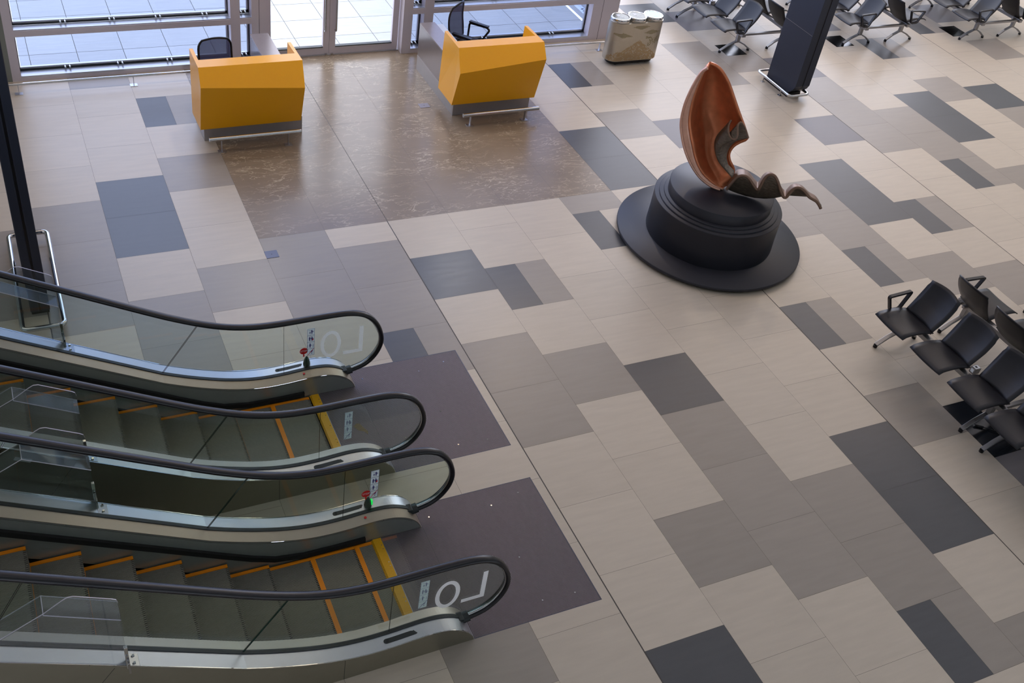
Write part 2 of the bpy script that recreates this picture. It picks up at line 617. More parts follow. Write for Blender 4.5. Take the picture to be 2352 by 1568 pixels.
holes = [(-3.30, -0.098, cy - 0.768, cy + 0.768) for cy in ESC_Y.values()]


def cut(rects, h):
    out = []
    hx0, hx1, hy0, hy1 = h
    for x0, x1, y0, y1 in rects:
        if hx0 >= x1 or hx1 <= x0 or hy0 >= y1 or hy1 <= y0:
            out.append((x0, x1, y0, y1))
            continue
        if x0 < hx0:
            out.append((x0, hx0, y0, y1))
        if x1 > hx1:
            out.append((hx1, x1, y0, y1))
        a, b = max(x0, hx0), min(x1, hx1)
        if y0 < hy0:
            out.append((a, b, y0, hy0))
        if y1 > hy1:
            out.append((a, b, hy1, y1))
    return out


fl = MB()
tones = []


def put_tile(x0, x1, y0, y1, m, tone, gap=0.0012):
    rs = [(x0 + gap, x1 - gap, y0 + gap, y1 - gap)]
    for h in holes + [(-30, 5.80, GLY - 0.02, 40)]:
        rs = cut(rs, h)
    for a, b, c, d in rs:
        if b - a < 0.004 or d - c < 0.004:
            continue
        fl.add([(a, c, 0), (b, c, 0), (b, d, 0), (a, d, 0)], [(0, 1, 2, 3)], m)
        tones.append(tone)


for k in range(-13, 27):
    for n in range(-19, 15):
        o_ = 0.5 * (k % 2)
        v0, v1 = n + o_, n + 1 + o_
        x0, x1 = k * U, (k + 1) * U
        if k % 5 == 0:
            x0 += 0.005
        if (k + 1) % 5 == 0:
            x1 -= 0.005
        if -2 <= k <= 3:
            if v1 <= -1:
                continue
            v0 = max(v0, -1)
        y0, y1 = -v1 * U, -v0 * U
        code = TILES.get((k, n), 'L')
        tn = random.uniform(0.955, 1.035)
        if len(code) == 2:
            xm = (x0 + x1) / 2
            put_tile(x0, xm, y0, y1, M[code[0]], tn)
            put_tile(xm, x1, y0, y1, M[code[1]], random.uniform(0.97, 1.03))
        elif code == 'h':
            put_tile(x0, x1, (y0 + y1) / 2, y1, M['L'], tn)
            put_tile(x0, x1, y0, (y0 + y1) / 2, M['M'], tn)
        else:
            put_tile(x0, x1, y0, y1, M[code], tn)
for k in range(-2, 4):
    for n in range(-7, -1):
        x0, x1 = k * U + (0.005 if k == 0 else 0), (k + 1) * U
        put_tile(x0, x1, -(n + 1) * U, -n * U, M['marble'], random.uniform(0.96, 1.03))
for a, b, c, d in [(-13 * U, 27 * U, -15 * U, 5.58)]:
    rs = [(a, b, c, d), (5.8, b, 5.58, 19 * U)]
    for h in holes:
        rs = cut(rs, h)
    for r in rs:
        fl.add([(r[0], r[2], -0.003), (r[1], r[2], -0.003), (r[1], r[3], -0.003), (r[0], r[3], -0.003)], [(0, 1, 2, 3)], M['grout'])
        tones.append(1)
for j in range(-2, 6):
    x = j * 5 * U
    rs = [(x - 0.0045, x + 0.0045, -12, 16)]
    for h in holes + [(-30, 5.80, GLY - 0.02, 40)]:
        rs = cut(rs, h)
    for r in rs:
        fl.add([(r[0], r[2], -0.001), (r[1], r[2], -0.001), (r[1], r[3], -0.001), (r[0], r[3], -0.001)], [(0, 1, 2, 3)], M['joint'])
        tones.append(1)
fo = fl.build('floor')
at = fo.data.attributes.new('tone', 'FLOAT', 'FACE')
at.data.foreach_set('value', tones)
tag(fo, 'patchwork floor of beige, taupe and charcoal tiles with a brown marble field', 'floor', kind='structure')

# outdoor paving
op = MB()
tn2 = []
op.add([(-14, GLY + .02, -0.024), (5.7, GLY + .02, -0.024), (5.7, 24, -0.024), (-14, 24, -0.024)], [(0, 1, 2, 3)], M['grout'])
tn2.append(1)
for i in range(-22, 9):
    for j in range(-1, 28):
        x0, y0 = 0.28 + i * 0.68, 5.60 + j * 0.655
        x1, y1 = x0 + 0.68, y0 + 0.655
        x1 = min(x1, 5.70)
        if x1 - x0 < .02:
            continue
        op.add([(x0 + .004, max(y0, GLY + .02) + .004, -0.02), (x1 - .004, max(y0, GLY + .02) + .004, -0.02), (x1 - .004, y1 - .004, -0.02), (x0 + .004, y1 - .004, -0.02)], [(0, 1, 2, 3)], M['P'])
        tn2.append(random.uniform(0.95, 1.04))
oo = op.build('floor_outside')
at = oo.data.attributes.new('tone', 'FLOAT', 'FACE')
at.data.foreach_set('value', tn2)
tag(oo, 'pale grey paving outside beyond the glazed front', 'paving', kind='structure')

# shell of the hall beyond the picture
s_ = MB()
s_.box(-16, 26, -20, GLY + 0.3, 9.4, 9.6, M['ceil'])
s_.box(5.8, 26, GLY + 0.3, 16, 9.4, 9.6, M['ceil'])
structure(s_, 'ceiling', 'pale ceiling high over the hall')
CEIL = bpy.data.objects['ceiling']
for x, y, ln in [(x, y, 5.0) for y in (4.5, 2.9) for x in (-12.5, -5.5, 1.5, 8.5, 15.5, 22)] + [(x, y, 5.0) for y in (7.5, 11, 14.5) for x in (8.7, 15.5, 22)]:
    s_ = MB()
    s_.box(-ln / 2, ln / 2, -.45, .45, -.03, 0, M['strip'])
    s_.box(-ln / 2 - .05, ln / 2 + .05, -.5, .5, -.02, .005, M['ceil'])
    o = s_.build('ceiling_fill_panel')  # unseen glowing panel, added so the steel and floor catch more light
    o.location = (x, y, 9.395)
    o.parent = CEIL
s_ = MB()
s_.box(-16.2, -16, -20, GLY, 0, 9.4, M['wallp'])
structure(s_, 'wall_left', 'plain wall left of the hall')
s_ = MB()
s_.box(26, 26.2, -20, 16, 0, 9.4, M['wallp'])
structure(s_, 'wall_right', 'plain wall right of the hall')
s_ = MB()
s_.box(-16, 26, -20.2, -20, 0, 9.4, M['wallp'])
structure(s_, 'wall_back', 'plain wall behind the gallery')
s_ = MB()
s_.box(-16, 26, -20, -10.9, 5.8, 6.1, M['wallp'])
structure(s_, 'floor_upper', 'gallery slab of the upper level')

# ------------------------------------------------------------------ glazed front
TOP = 7.6


def stud_pair(mb, x, z, y):
    for dx in (-0.032, 0.032):
        mb.tube([(x + dx, y - 0.055, z), (x + dx, y, z)], 0.013, M['chrome'], up=(0, 0, 1), seg=8)


def window(name, label, x0, x1, studs, z0=0.03):
    """one bay: steel box rails in front, glazing bead and gaskets, clear panes"""
    root = empty(name, ((x0 + x1) / 2, WALL, 0), label, 'window', kind='structure')
    cx = (x0 + x1) / 2
    X0, X1 = x0 - cx, x1 - cx
    d = GLY - WALL
    b = MB()
    b.box(X0, X1, 0.0, d + 0.05, 0.0, z0 + 0.02, M['frame'])
    b.box(X0, X1, 0.0, d - 0.03, z0 + 0.02, z0 + 0.05, M['frame_l'])
    for zt in (0.675, 2.4, 4.3, 6.2):
        b.box(X0, X1, 0.0, d - 0.06, zt, zt + 0.085, M['frame'])
        b.box(X0, X1, 0.012, d - 0.04, zt + 0.085, zt + 0.10, M['frame_l'])
    b.box(X0, X1, 0.0, d, TOP - 0.1, TOP, M['frame'])
    b.build('window_frame', root)
    b = MB()
    zs = [z0 + 0.05, 0.675, 2.4, 4.3, 6.2, TOP - 0.1]
    for i in range(5):
        za = zs[i] + (0 if i == 0 else 0.10)
        zb = zs[i + 1]
        b.box(X0, X1, d - 0.035, d + 0.01, za, za + 0.022, M['seal'])
        b.box(X0, X1, d - 0.02, d + 0.02, za + 0.022, za + 0.05, M['frame_l'])
        b.box(X0, X0 + 0.012, d - 0.035, d + 0.01, za, zb, M['seal'])
        b.box(X1 - 0.012, X1, d - 0.035, d + 0.01, za, zb, M['seal'])
        b.box(X1 - 0.037, X1 - 0.012, d - 0.02, d + 0.02, za, zb, M['frame_l'])
    b.build('glazing_bead', root)
    for i in range(5):
        za = zs[i] + (0 if i == 0 else 0.10)
        b = MB()
        b.add([(X0 + .02, d, za), (X1 - .02, d, za), (X1 - .02, d, zs[i + 1]), (X0 + .02, d, zs[i + 1])], [(0, 1, 2, 3)], M['pane'])
        b.build('glass_pane', root)
    for row, z in ((0, zs[0] + 0.035), (1, 0.675 + 0.135)):
        for sx in studs[row]:
            b = MB()
            stud_pair(b, sx - cx, z, d - 0.03)
            b.build('stud_pair', root)
    return root


window('window_1', 'wide window left of the yellow desks with silver sills', -3.97, -0.945,
       ([-3.32, -2.58, -1.86], [-3.30, -2.63, -1.98, -1.3]))
window('window_2', 'narrow window strip left of the glass door', -0.80, -0.625, ([-0.72], [-0.72]))
window('window_3', 'narrow window strip right of the glass door', 2.00, 2.20, ([2.11], [2.10]))
window('window_4', 'wide window behind the right desk chair', 2.36, 5.37, ([4.7, 3.4], [3.5, 4.6]))


def post(name, label, x0, x1, y0=WALL, y1=GLY + 0.06, seam=None):
    b = MB()
    b.box(x0, x1, y0, y1, 0, TOP, M['frame'])
    if seam:
        b.box(seam - 0.003, seam + 0.003, y0 - 0.001, y0 + 0.01, 0, TOP, M['seal'])
    o = b.build(name)
    return tag(o, label, 'window post', kind='structure')


post('trim_1', 'steel post at the left end of the glazed front', -4.09, -3.97)
post('trim_2', 'steel post between wide and narrow window left of the door', -0.945, -0.80)
post('trim_3', 'steel door post left of the glass door', -0.625, -0.40, seam=-0.51)
post('trim_4', 'steel door post right of the glass door', 1.84, 2.00)
post('trim_5', 'steel post between narrow and wide window right of the door', 2.20, 2.36)
post('trim_6', 'steel corner column right of the wide window', 5.37, 5.90, seam=5.57)

# return glazing running outwards on the right
b = MB()
b.box(5.72, 5.86, GLY + .06, 16, 0, 0.1, M['frame_l'])
b.box(5.72, 5.86, GLY + .06, 16, 0.675, 0.76, M['frame'])
b.box(5.72, 5.86, GLY + .06, 16, 2.4, 2.48, M['frame'])
b.box(5.72, 5.86, GLY + .06, 16, TOP - .1, TOP, M['frame'])
for y in (7.6, 9.6, 11.6, 13.6, 15.9):
    b.box(5.72, 5.86, y, y + .12, 0.1, TOP - .1, M['frame'])
r5 = empty('window_5', (5.79, GLY + .06, 0), 'glazed side wall running outwards right of the wide window', 'window', kind='structure')
for v in range(len(b.v)):
    b.v[v] = (b.v[v][0] - 5.79, b.v[v][1] - GLY - .06, b.v[v][2])
b.build('window_frame', r5)
b = MB()
b.add([(0, 0, .1), (0, 10.3, .1), (0, 10.3, TOP - .1), (0, 0, TOP - .1)], [(0, 1, 2, 3)], M['pane'])
b.build('glass_pane', r5)
b = MB()
for y in (0.6, 0.68, 1.5, 1.58):
    b.tube([(-0.03, y, 0.15), (-0.08, y, 0.15)], 0.012, M['chrome'], seg=8)
b.build('stud_pair', r5)

# fascia over the front
b = MB()
b.box(-16, 5.9, WALL, GLY + .3, TOP, 9.4, M['wallp'])
structure(b, 'wall_front', 'plain wall above the glazed front')
b = MB()
b.box(-16, -4.09, WALL, GLY + .06, 0, TOP, M['wallp'])
structure(b, 'wall_front', 'plain wall left of the glazed front')

# double door
dr = empty('door_1', (0.72, 5.58, 0), 'double glass door in grey frames between the yellow desks', 'door', kind='structure')


def leaf(x0, x1, hinge_left, handle_x):
    b = MB()
    b.box(x0, x0 + .10, -.03, .03, .015, 2.9, M['frame'])
    b.box(x1 - .10, x1, -.03, .03, .015, 2.9, M['frame'])
    b.box(x0 + .1, x1 - .1, -.03, .03, .015, .13, M['frame'])
    b.box(x0 + .1, x1 - .1, -.034, .034, .13, .145, M['seal'])
    b.box(x0 + .1, x1 - .1, -.036, -.02, .118, .13, M['frame_l'])
    b.box(x0 + .1, x1 - .1, -.03, .03, 2.8, 2.9, M['frame'])
    o = b.build('door_leaf', dr)
    g = MB()
    g.add([(x0 + .1, 0, .13), (x1 - .1, 0, .13), (x1 - .1, 0, 2.8), (x0 + .1, 0, 2.8)], [(0, 1, 2, 3)], M['clear'])
    g.build('glass_pane', o)
    h = MB()
    h.tube(round_path([(handle_x, -.03, .42), (handle_x, -.085, .42), (handle_x, -.085, 1.9), (handle_x, -.03, 1.9)], .03), .014, M['steel'], up=(1, 0, 0))
    h.build('door_handle', o)


leaf(-1.115, -0.07, True, -0.15)
leaf(-0.065, 1.10, False, 0.03)
b = MB()
b.box(-1.12, 1.12, -.05, .05, 0, .012, M['frame_l'])
b.box(-1.12, 1.12, -.05, .06, 2.92, 3.02, M['frame'])
b.build('door_frame', dr)
b = MB()
b.tube([(-.12, -.045, 0.002), (-.12, -.045, .03)], .022, M['chrome'], up=(1, 0, 0))
b.tube([(-.02, -.045, 0.002), (-.02, -.045, .03)], .022, M['chrome'], up=(1, 0, 0))
b.build('door_pivot', dr)
b = MB()
b.box(-1.12, 1.12, -.02, .04, 3.02, TOP, M['pane'])
b.build('transom_glass', dr)

# ------------------------------------------------------------------ escalators
deckT = [(-1.365, 0.0), (-1.378, .05), (-1.42, .12), (-1.48, .18), (-1.56, .228), (-1.66, .262), (-1.80, .275), (-1.95, .268), (-2.1, .258),
         (-2.3, .258), (-2.5, .282), (-2.7, .33), (-2.9, .398), (-3.1, .478), (-3.3, .57)]
railT = [(-1.44, .145), (-1.34, .165), (-1.23, .205), (-1.14, .285), (-1.08, .39), (-1.058, .50), (-1.075, .62), (-1.125, .74), (-1.21, .845), (-1.32, .91), (-1.46, .942),
         (-1.65, .95), (-1.9, .95), (-2.15, .95), (-2.4, .968), (-2.65, 1.022), (-2.9, 1.115), (-3.2, 1.262), (-3.5, 1.431)]
SL = 0.577
XEND = -12.4


def lut(T, x):
    if x <= T[-1][0]:
        return T[-1][1] + (T[-1][0] - x) * SL
    for (a, za), (b_, zb) in zip(T, T[1:]):
        if b_ <= x <= a:
            return za + (zb - za) * (a - x) / (a - b_)
    return T[0][1]


def smooth_curve(T, n=4):
    out = []
    for i in range(len(T) - 1):
        p0 = Vector((*T[max(i - 1, 0)],))
        p1 = Vector((*T[i],))
        p2 = Vector((*T[i + 1],))
        p3 = Vector((*T[min(i + 2, len(T) - 1)],))
        for k in range(n):
            t = k / n
            out.append(tuple(0.5 * ((2 * p1) + (-p0 + p2) * t + (2 * p0 - 5 * p1 + 4 * p2 - p3) * t * t + (-p0 + 3 * p1 - 3 * p2 + p3) * t ** 3)))
    out.append(tuple(T[-1]))
    return out


deckP = smooth_curve(deckT) + [(XEND, lut(deckT, XEND))]
railP = smooth_curve(railT) + [(XEND, lut(railT, XEND))]


def deck(x):
    return lut(deckT, x)


def make_step_mesh():
    """tread of one step: front edge at x=0, runs to x=-0.405, cleats along x"""
    b = MB()
    b.box(-0.412, -0.001, -0.5, 0.5, -0.03, -0.011, M['stepb'])
    n = 108
    p = 1.0 / n
    for i in range(n):
        y = -0.5 + (i + 0.5) * p
        a = abs(y)
        mt = M['orange'] if a > 0.466 else M['step']
        b.box(-0.41, -0.022 if i % 2 else 0.0, y - p * 0.26, y + p * 0.26, -0.011, 0.0, mt)
    b.box(-0.412, -0.369, -0.497, 0.497, -0.010, 0.0008, M['orange'])
    b.box(-0.37, -0.001, 0.469, 0.497, -0.010, 0.0006, M['orange'])
    b.box(-0.37, -0.001, -0.497, -0.469, -0.010, 0.0006, M['orange'])
    # riser in front, curved and ribbed
    b.box(-0.03, -0.012, -0.5, 0.5, -0.21, -0.012, M['stepb'])
    for i in range(n):
        y = -0.5 + (i + 0.5) * p
        b.box(-0.014, -0.002, y - p * 0.26, y + p * 0.26, -0.21, -0.011, M['step'])
    return b


STEP = None


def cleat_teeth(x, w=1.0):
    b = MB()
    n = 108
    p = w / n
    for i in range(n):
        y = -w / 2 + (i + 0.5) * p
        b.box(x - 0.018, x, y - p * 0.26, y + p * 0.26, -0.004, 0.004, M['comb'])
    return b


def picto_sign(parent, x0, x1, z0, z1, y, inner, vivid):
    """strip of four safety pictograms on the glass; inner = side of the glass it is stuck on"""
    bl = M['signb'] if vivid else M['signp']
    rd = M['red'] if vivid else M['signp']
    b = MB()
    b.box(x0, x1, min(y, y + inner * .0012), max(y, y + inner * .0012), z0, z1, M['signv'])
    o = b.build('safety_sign', parent)
    yy = (y + inner * .0012) if vivid else y
    di = inner if vivid else -inner
    Y0, Y1 = sorted((yy, yy + di * .0006))
    Y2, Y3 = sorted((yy + di * .0006, yy + di * .0011))
    h = (z1 - z0) / 4
    wd = x1 - x0
    q = MB()
    for i in range(5):
        z = z0 + i * h
        q.box(x0, x1, Y0, Y1, max(z - .0015, z0), min(z + .0015, z1), bl)
    q.box(x0, x0 + .002, Y0, Y1, z0, z1, bl)
    q.box(x1 - .002, x1, Y0, Y1, z0, z1, bl)

    def person(px, pz, s, m):
        q.prism([(px + s * .13 * math.cos(t * math.pi / 4), pz + s * .85 + s * .13 * math.sin(t * math.pi / 4)) for t in range(8)], Y0, Y1, 'y', m)
        q.prism([(px - .16 * s, pz + .2 * s), (px + .16 * s, pz + .2 * s), (px + .16 * s, pz + .68 * s), (px - .16 * s, pz + .68 * s)], Y0, Y1, 'y', m)
        q.prism([(px - .13 * s, pz - .25 * s), (px - .02 * s, pz - .25 * s), (px - .02 * s, pz + .2 * s), (px - .13 * s, pz + .2 * s)], Y0, Y1, 'y', m)
        q.prism([(px + .02 * s, pz - .25 * s), (px + .13 * s, pz - .25 * s), (px + .13 * s, pz + .2 * s), (px + .02 * s, pz + .2 * s)], Y0, Y1, 'y', m)
        q.prism([(px + .16 * s, pz + .62 * s), (px + .42 * s, pz + .3 * s), (px + .36 * s, pz + .24 * s), (px + .14 * s, pz + .5 * s)], Y0, Y1, 'y', m)
    c = (x0 + x1) / 2
    s = h * .52
    person(c + wd * .12, z0 + 3 * h + h * .32, s * .9, bl)
    person(c - wd * .14, z0 + 3 * h + h * .3, s * .55, bl)
    q.prism([(x0 + wd * .1, z0 + 3.9 * h), (x0 + wd * .12, z0 + 3.86 * h), (x1 - wd * .1, z0 + 3.5 * h), (x1 - wd * .12, z0 + 3.54 * h)], Y0, Y1, 'y', bl)
    person(c - wd * .17, z0 + 2 * h + h * .3, s, bl)
    person(c + wd * .14, z0 + 2 * h + h * .3, s, bl)
    q.prism([(c + wd * .18, z0 + 2.2 * h), (c + wd * .36, z0 + 2.25 * h), (c + wd * .33, z0 + 2.5 * h), (c + wd * .2, z0 + 2.45 * h)], Y2, Y3, 'y', rd)
    person(c - wd * .1, z0 + h + h * .3, s, bl)
    q.prism([(x0 + wd * .1, z0 + 1.15 * h), (x0 + wd * .14, z0 + 1.15 * h), (x0 + wd * .14, z0 + 1.6 * h), (x0 + wd * .1, z0 + 1.55 * h)], Y0, Y1, 'y', bl)
    q.prism([(x1 - wd * .2, z0 + 1.2 * h), (x1 - wd * .15, z0 + 1.2 * h), (x1 - wd * .12, z0 + 1.6 * h), (x1 - wd * .17, z0 + 1.6 * h)], Y0, Y1, 'y', bl)
    q.prism([(x0 + wd * .15, z0 + .55 * h), (x0 + wd * .7, z0 + .45 * h), (x0 + wd * .82, z0 + .75 * h), (x0 + wd * .6, z0 + .7 * h), (x0 + wd * .5, z0 + .56 * h)], Y0, Y1, 'y', bl)
    q.prism([(x0 + wd * .65 + .006 * math.cos(t * math.pi / 4), z0 + .3 * h + .006 * math.sin(t * math.pi / 4)) for t in range(8)], Y0, Y1, 'y', bl)
    q.prism([(x0 + wd * .03, z0 + .02 * h), (x0 + wd * .12, z0 + .02 * h), (x1 - wd * .03, z0 + .98 * h), (x1 - wd * .12, z0 + .98 * h)], Y2, Y3, 'y', rd)
    q.build('pictogram', o)
    return o


def balustrade(root, side, phase, letters, vivid, beacon, tagside):
    """side +1 = far side (+y), -1 = near side; y measured from the escalator centre"""
    g = side
    yi, yf, yo = 0.510, 0.625, 0.768

    def S(y):
        return g * y
    # deck: inner and outer bands with the black gasket under the glass
    xs = [p for p in deckP]
    for nm, ya, yb, da, db in (('inner_deck', yi, yf - .012, -.022, 0.0), ('outer_deck', yf + .012, yo, 0.0, -.006)):
        b = MB()
        top = [[(x, S(ya), max(z + da, 0)) for x, z in xs], [(x, S(yb), max(z + db, 0)) for x, z in xs]]
        b.grid(top if g > 0 else top[::-1], M['deckm'] if nm == 'inner_deck' else M['deckm2'], smooth=False)
        for x0 in (-1.75, -4.35, -7.0):
            b.sweep([(x0, S(ya), deck(x0) + da + .001), (x0, S(yb), deck(x0) + db + .001)], [(-.0015, -.001), (.0015, -.001), (.0015, .001), (-.0015, .001)], (0, 0, 1), M['seal'], smooth=False)
        o = b.build(nm, root, solid=0.006, offset=-1)
    b = MB()
    b.sweep([(x, S(yf), z + .004) for x, z in xs if x < -1.40], [(-.02, -.018), (-.02, .018), (.010, .018), (.010, -.018)], (0, 1, 0), M['seal'], smooth=False)
    b.build('glass_gasket', root)
    # skirt panel inside, down to the steps
    b = MB()
    rows = [[(x, S(yi), max(z - .024, 0.0)) for x, z in xs],
            [(x, S(yi), 0.0 if x > -1.80 else (-.12 if x > -2.9 else (-2.80 - x) * SL - .20)) for x, z in xs]]
    b.grid(rows if g > 0 else rows[::-1], M['skirt'], smooth=False)
    b.build('skirt_panel', root)
    b = MB()
    b.grid([[(x, S(yi - .0015), max(z - .024, 0.0) - .012 if x < -1.45 else max(z - .03, 0)) for x, z in xs if x < -1.45],
            [(x, S(yi - .0015), max(z - .024, 0.0) - .016 if x < -1.45 else max(z - .034, 0)) for x, z in xs if x < -1.45]], M['steel'])
    b.build('skirt_edge_strip', root)
    # brush just above the steps
    pts = []
    for x, z in [(-1.92, .055), (-2.2, .05), (-2.5, .055), (-2.75, .10), (-2.95, .19), (-3.2, .33), (XEND, .33 + (-3.2 - XEND) * SL)]:
        pts.append((x, S(yi - .014), z))
    b = MB()
    b.sweep(pts, [(-.03, -.014), (-.03, .014), (.022, .014), (.022, -.014)], (0, 1, 0), M['brush'], smooth=False)
    b.build('skirt_brush', root)
    # outer cladding down to the floor
    b = MB()
    rows = [[(x, S(yo), max(z - .004, 0)) for x, z in xs], [(x, S(yo), max(0, z - 1.15)) for x, z in xs]]
    b.grid(rows[::-1] if g > 0 else rows, M['clad'], smooth=False)
    for x0 in (-2.52, -4.2, -5.9, -7.6, -9.3):
        z0, z1 = max(0, deck(x0) - 1.12), deck(x0) - .015
        dx = .0 if x0 > -3 else (z1 - z0) * .5
        if x0 > -3:
            b.box(x0 - .002, x0 + .002, min(S(yo), S(yo + .001)), max(S(yo), S(yo + .001)), z0, z1, M['seal'])
        else:
            p = [(x0 - .002, z1 - .02), (x0 + .002, z1 - .02), (x0 - dx + .002, max(0, deck(x0 - dx) - 1.1)), (x0 - dx - .002, max(0, deck(x0 - dx) - 1.1))]
            b.prism(p, S(yo), S(yo + .001), 'y', M['seal'])
    b.build('side_cladding', root)
    b = MB()
    b.sweep([(x, S(yo), z + .001) for x, z in xs if x < -1.42], [(-.006, -.003), (-.006, .003), (.003, .003), (.003, -.003)], (0, 1, 0), M['chrome'], smooth=False)
    b.build('deck_trim', root)
    # glass panels
    t = .005

    def top(x):
        return lut([p for p in railT if p[0] <= -1.46], x) - .022
    arc = []
    R = [p for p in smooth_curve(railT[:11])]
    cxr, czr = -1.45, .53
    for x, z in R:
        d = Vector((x - cxr, z - czr))
        d = d * (1 - .024 / max(d.length, .05))
        arc.append((cxr + d.x, czr + d.y))
    joints = [(-2.098, -2.098), (-2.93, -3.30), (-4.62, -4.93), (-6.25, -6.56), (-7.88, -8.19), (-9.5, -9.81)]
    newel = [(-2.1, deck(-2.1)), (-1.95, deck(-1.95)), (-1.8, deck(-1.8)), (-1.66, deck(-1.66)), (-1.55, deck(-1.55) - .01)] + arc + [(x, top(x)) for x in (-1.65, -1.9, -2.1)]
    b = MB()
    b.prism(newel, S(yf) - t, S(yf) + t, 'y', M['glass'], M['gedge'])
    b.build('glass_panel', root)
    for (a0, a1), (c0, c1) in zip(joints, joints[1:]):
        ga = .004
        n = 8
        lo = [(a1 - ga + (c1 - a1 + 2 * ga) * i / n) for i in range(n + 1)]
        hi = [(a0 - ga + (c0 - a0 + 2 * ga) * i / n) for i in range(n + 1)]
        poly = [(x, deck(x)) for x in lo] + [(x, top(x)) for x in reversed(hi)]
        b = MB()
        b.prism(poly, S(yf) - t, S(yf) + t, 'y', M['glass'], M['gedge'])
        b.build('glass_panel', root)
    # handrail with its guide
    rp = [(x, S(yf), z) for x, z in railP]
    prof = [(-.040, -.006), (-.036, .010), (-.022, .020), (0, .023), (.022, .020), (.036, .010), (.040, -.006), (.034, -.016), (.014, -.014), (-.014, -.014), (-.034, -.016)]
    prof = [(c, a) for a, c in prof]
    b = MB()
    b.sweep(rp, prof, (0, 1, 0), M['rubber'])
    # choose the outward side
    h = b.build('handrail', root)
    gp = []
    for i, (x, z) in enumerate(railP):
        a = Vector(railP[max(i - 1, 0)])
        c = Vector(railP[min(i + 1, len(railP) - 1)])
        tt = (c - a).normalized()
        nn = Vector((-tt.y, tt.x))
        cen = Vector((-1.45, .53)) if x > -1.46 else Vector((x, z - 1))
        if (cen - Vector((x, z))).dot(nn) < 0:
            nn = -nn
        gp.append((x + nn.x * .020, S(yf), z + nn.y * .020))
    b = MB()
    b.sweep(gp[2:], [(-.008, -.014), (-.008, .014), (.008, .014), (.008, -.014)], (0, 1, 0), M['steel'], smooth=True)
    b.build('handrail_guide', root)
    # rubber inlet boot and nose at the end of the skirting
    b = MB()
    b.tube([(-1.47, S(yf), .135), (-1.41, S(yf), .150), (-1.375, S(yf), .157)], .036, M['seal'], up=(0, 1, 0), seg=14, rb=.054)
    b.box(-1.50, -1.43, S(yf) - .045, S(yf) + .045, .12, .185, M['seal'])
    b.build('handrail_inlet', root, bevel=.008)
    # emergency details
    b = MB()
    xa, xb = -2.15, -1.90
    path = [(xa + (xb - xa) * i / 8, S(.70), deck(xa + (xb - xa) * i / 8) + .003) for i in range(9)]
    b.sweep(path, [(-.022, -.0015), (.022, -.0015), (.022, .0015), (-.022, .0015)], (0, 0, 1), M['seal'], smooth=False)
    for xe in (xa, xb):
        b.cyl(xe, S(.70), deck(xe) - .001, deck(xe) + .0045, .022, M['seal'], 16)
    b.build('vent_slot', root)
    if beacon:
        b = MB()
        zb = deck(-1.843)
        b.lathe(-1.843, S(.688), [(.036, zb), (.038, zb + .03), (.032, zb + .06), (.020, zb + .095), (.008, zb + .118), (.0, zb + .125)], M['dome'], 24)
        o = b.build('signal_beacon', root)
        if beacon == 'green':
            b = MB()
            b.box(-1.822, -1.808, S(.688) - .03, S(.688) + .004, zb + .04, zb + .09, M['green'])
            b.build('green_lamp', o)
        b = MB()
        b.cyl(-1.905, S(.570), deck(-1.905) - .012, deck(-1.905) - .003, .0165, M['steel2'], 18)
        b.cyl(-1.905, S(.570), deck(-1.905) - .004, deck(-1.905) + .002, .0125, M['red'], 18)
        b.build('stop_button', root)
        # round stop sign on the inside of the glass
        yy = S(yf) - g * t
        Y0, Y1 = sorted((yy, yy - g * .0012))
        b = MB()
        b.prism([(-1.895 + .042 * math.cos(k * math.pi / 12), .535 + .042 * math.sin(k * math.pi / 12)) for k in range(24)], Y0, Y1, 'y', M['red'])
        b.prism([(-1.901, .50), (-1.889, .50), (-1.889, .475), (-1.882, .475), (-1.895, .455), (-1.908, .475), (-1.901, .475)], Y0, Y1, 'y', M['red'])
        o = b.build('stop_sign', root)
        text_mesh('stop_lettering', 'STOP', .029, M['sign'], o, (-1.895, yy - g * .0016, .535), (math.radians(90), 0, 0), .0003)
    picto_sign(root, -1.862, -1.785, .465, .822, S(yf) - g * t, -g, vivid)
    if tagside and g < 0 and not letters:
        b = MB()
        b.prism([(-4.645, 1.225), (-4.53, 1.158), (-4.512, 1.19), (-4.627, 1.257)], S(yo), S(yo + .0015), 'y', M['sign'])
        b.build('maker_plate', root)
    if letters:
        yy = S(yf) + (t if g < 0 else -t) * (-1 if g < 0 else 1) * (1 if g > 0 else 1)
        yy = S(yf) - (t + .0006)
        b = MB()
        VM = M['frost'] if g > 0 else M['white']
        n = 40
        out_ = [(-1.612 + .110 * math.cos(2 * math.pi * i / n), .566 + .178 * math.sin(2 * math.pi * i / n)) for i in range(n)]
        in_ = [(-1.612 + .072 * math.cos(2 * math.pi * i / n), .566 + .136 * math.sin(2 * math.pi * i / n)) for i in range(n)]
        b.ring(out_, in_, yy - .0008, yy, 'y', VM)
        b.build('letter', root)
        b = MB()
        b.prism([(-1.264, .742), (-1.307, .740), (-1.307, .434), (-1.476, .434), (-1.476, .391), (-1.264, .391)], yy - .0008, yy, 'y', VM)
        b.build('letter', root)
    if tagside:
        b = MB()
        for i, (dx, dy) in enumerate([(0, 0), (.016, .012), (.0, .03), (.016, .045)]):
            b.box(-1.80 + dx, -1.788 + dx, S(.665 + dy) - .005, S(.665 + dy) + .005, deck(-1.79) + .0008, deck(-1.79) + .0018, M['seal'])
        b.build('inspection_marks', root)


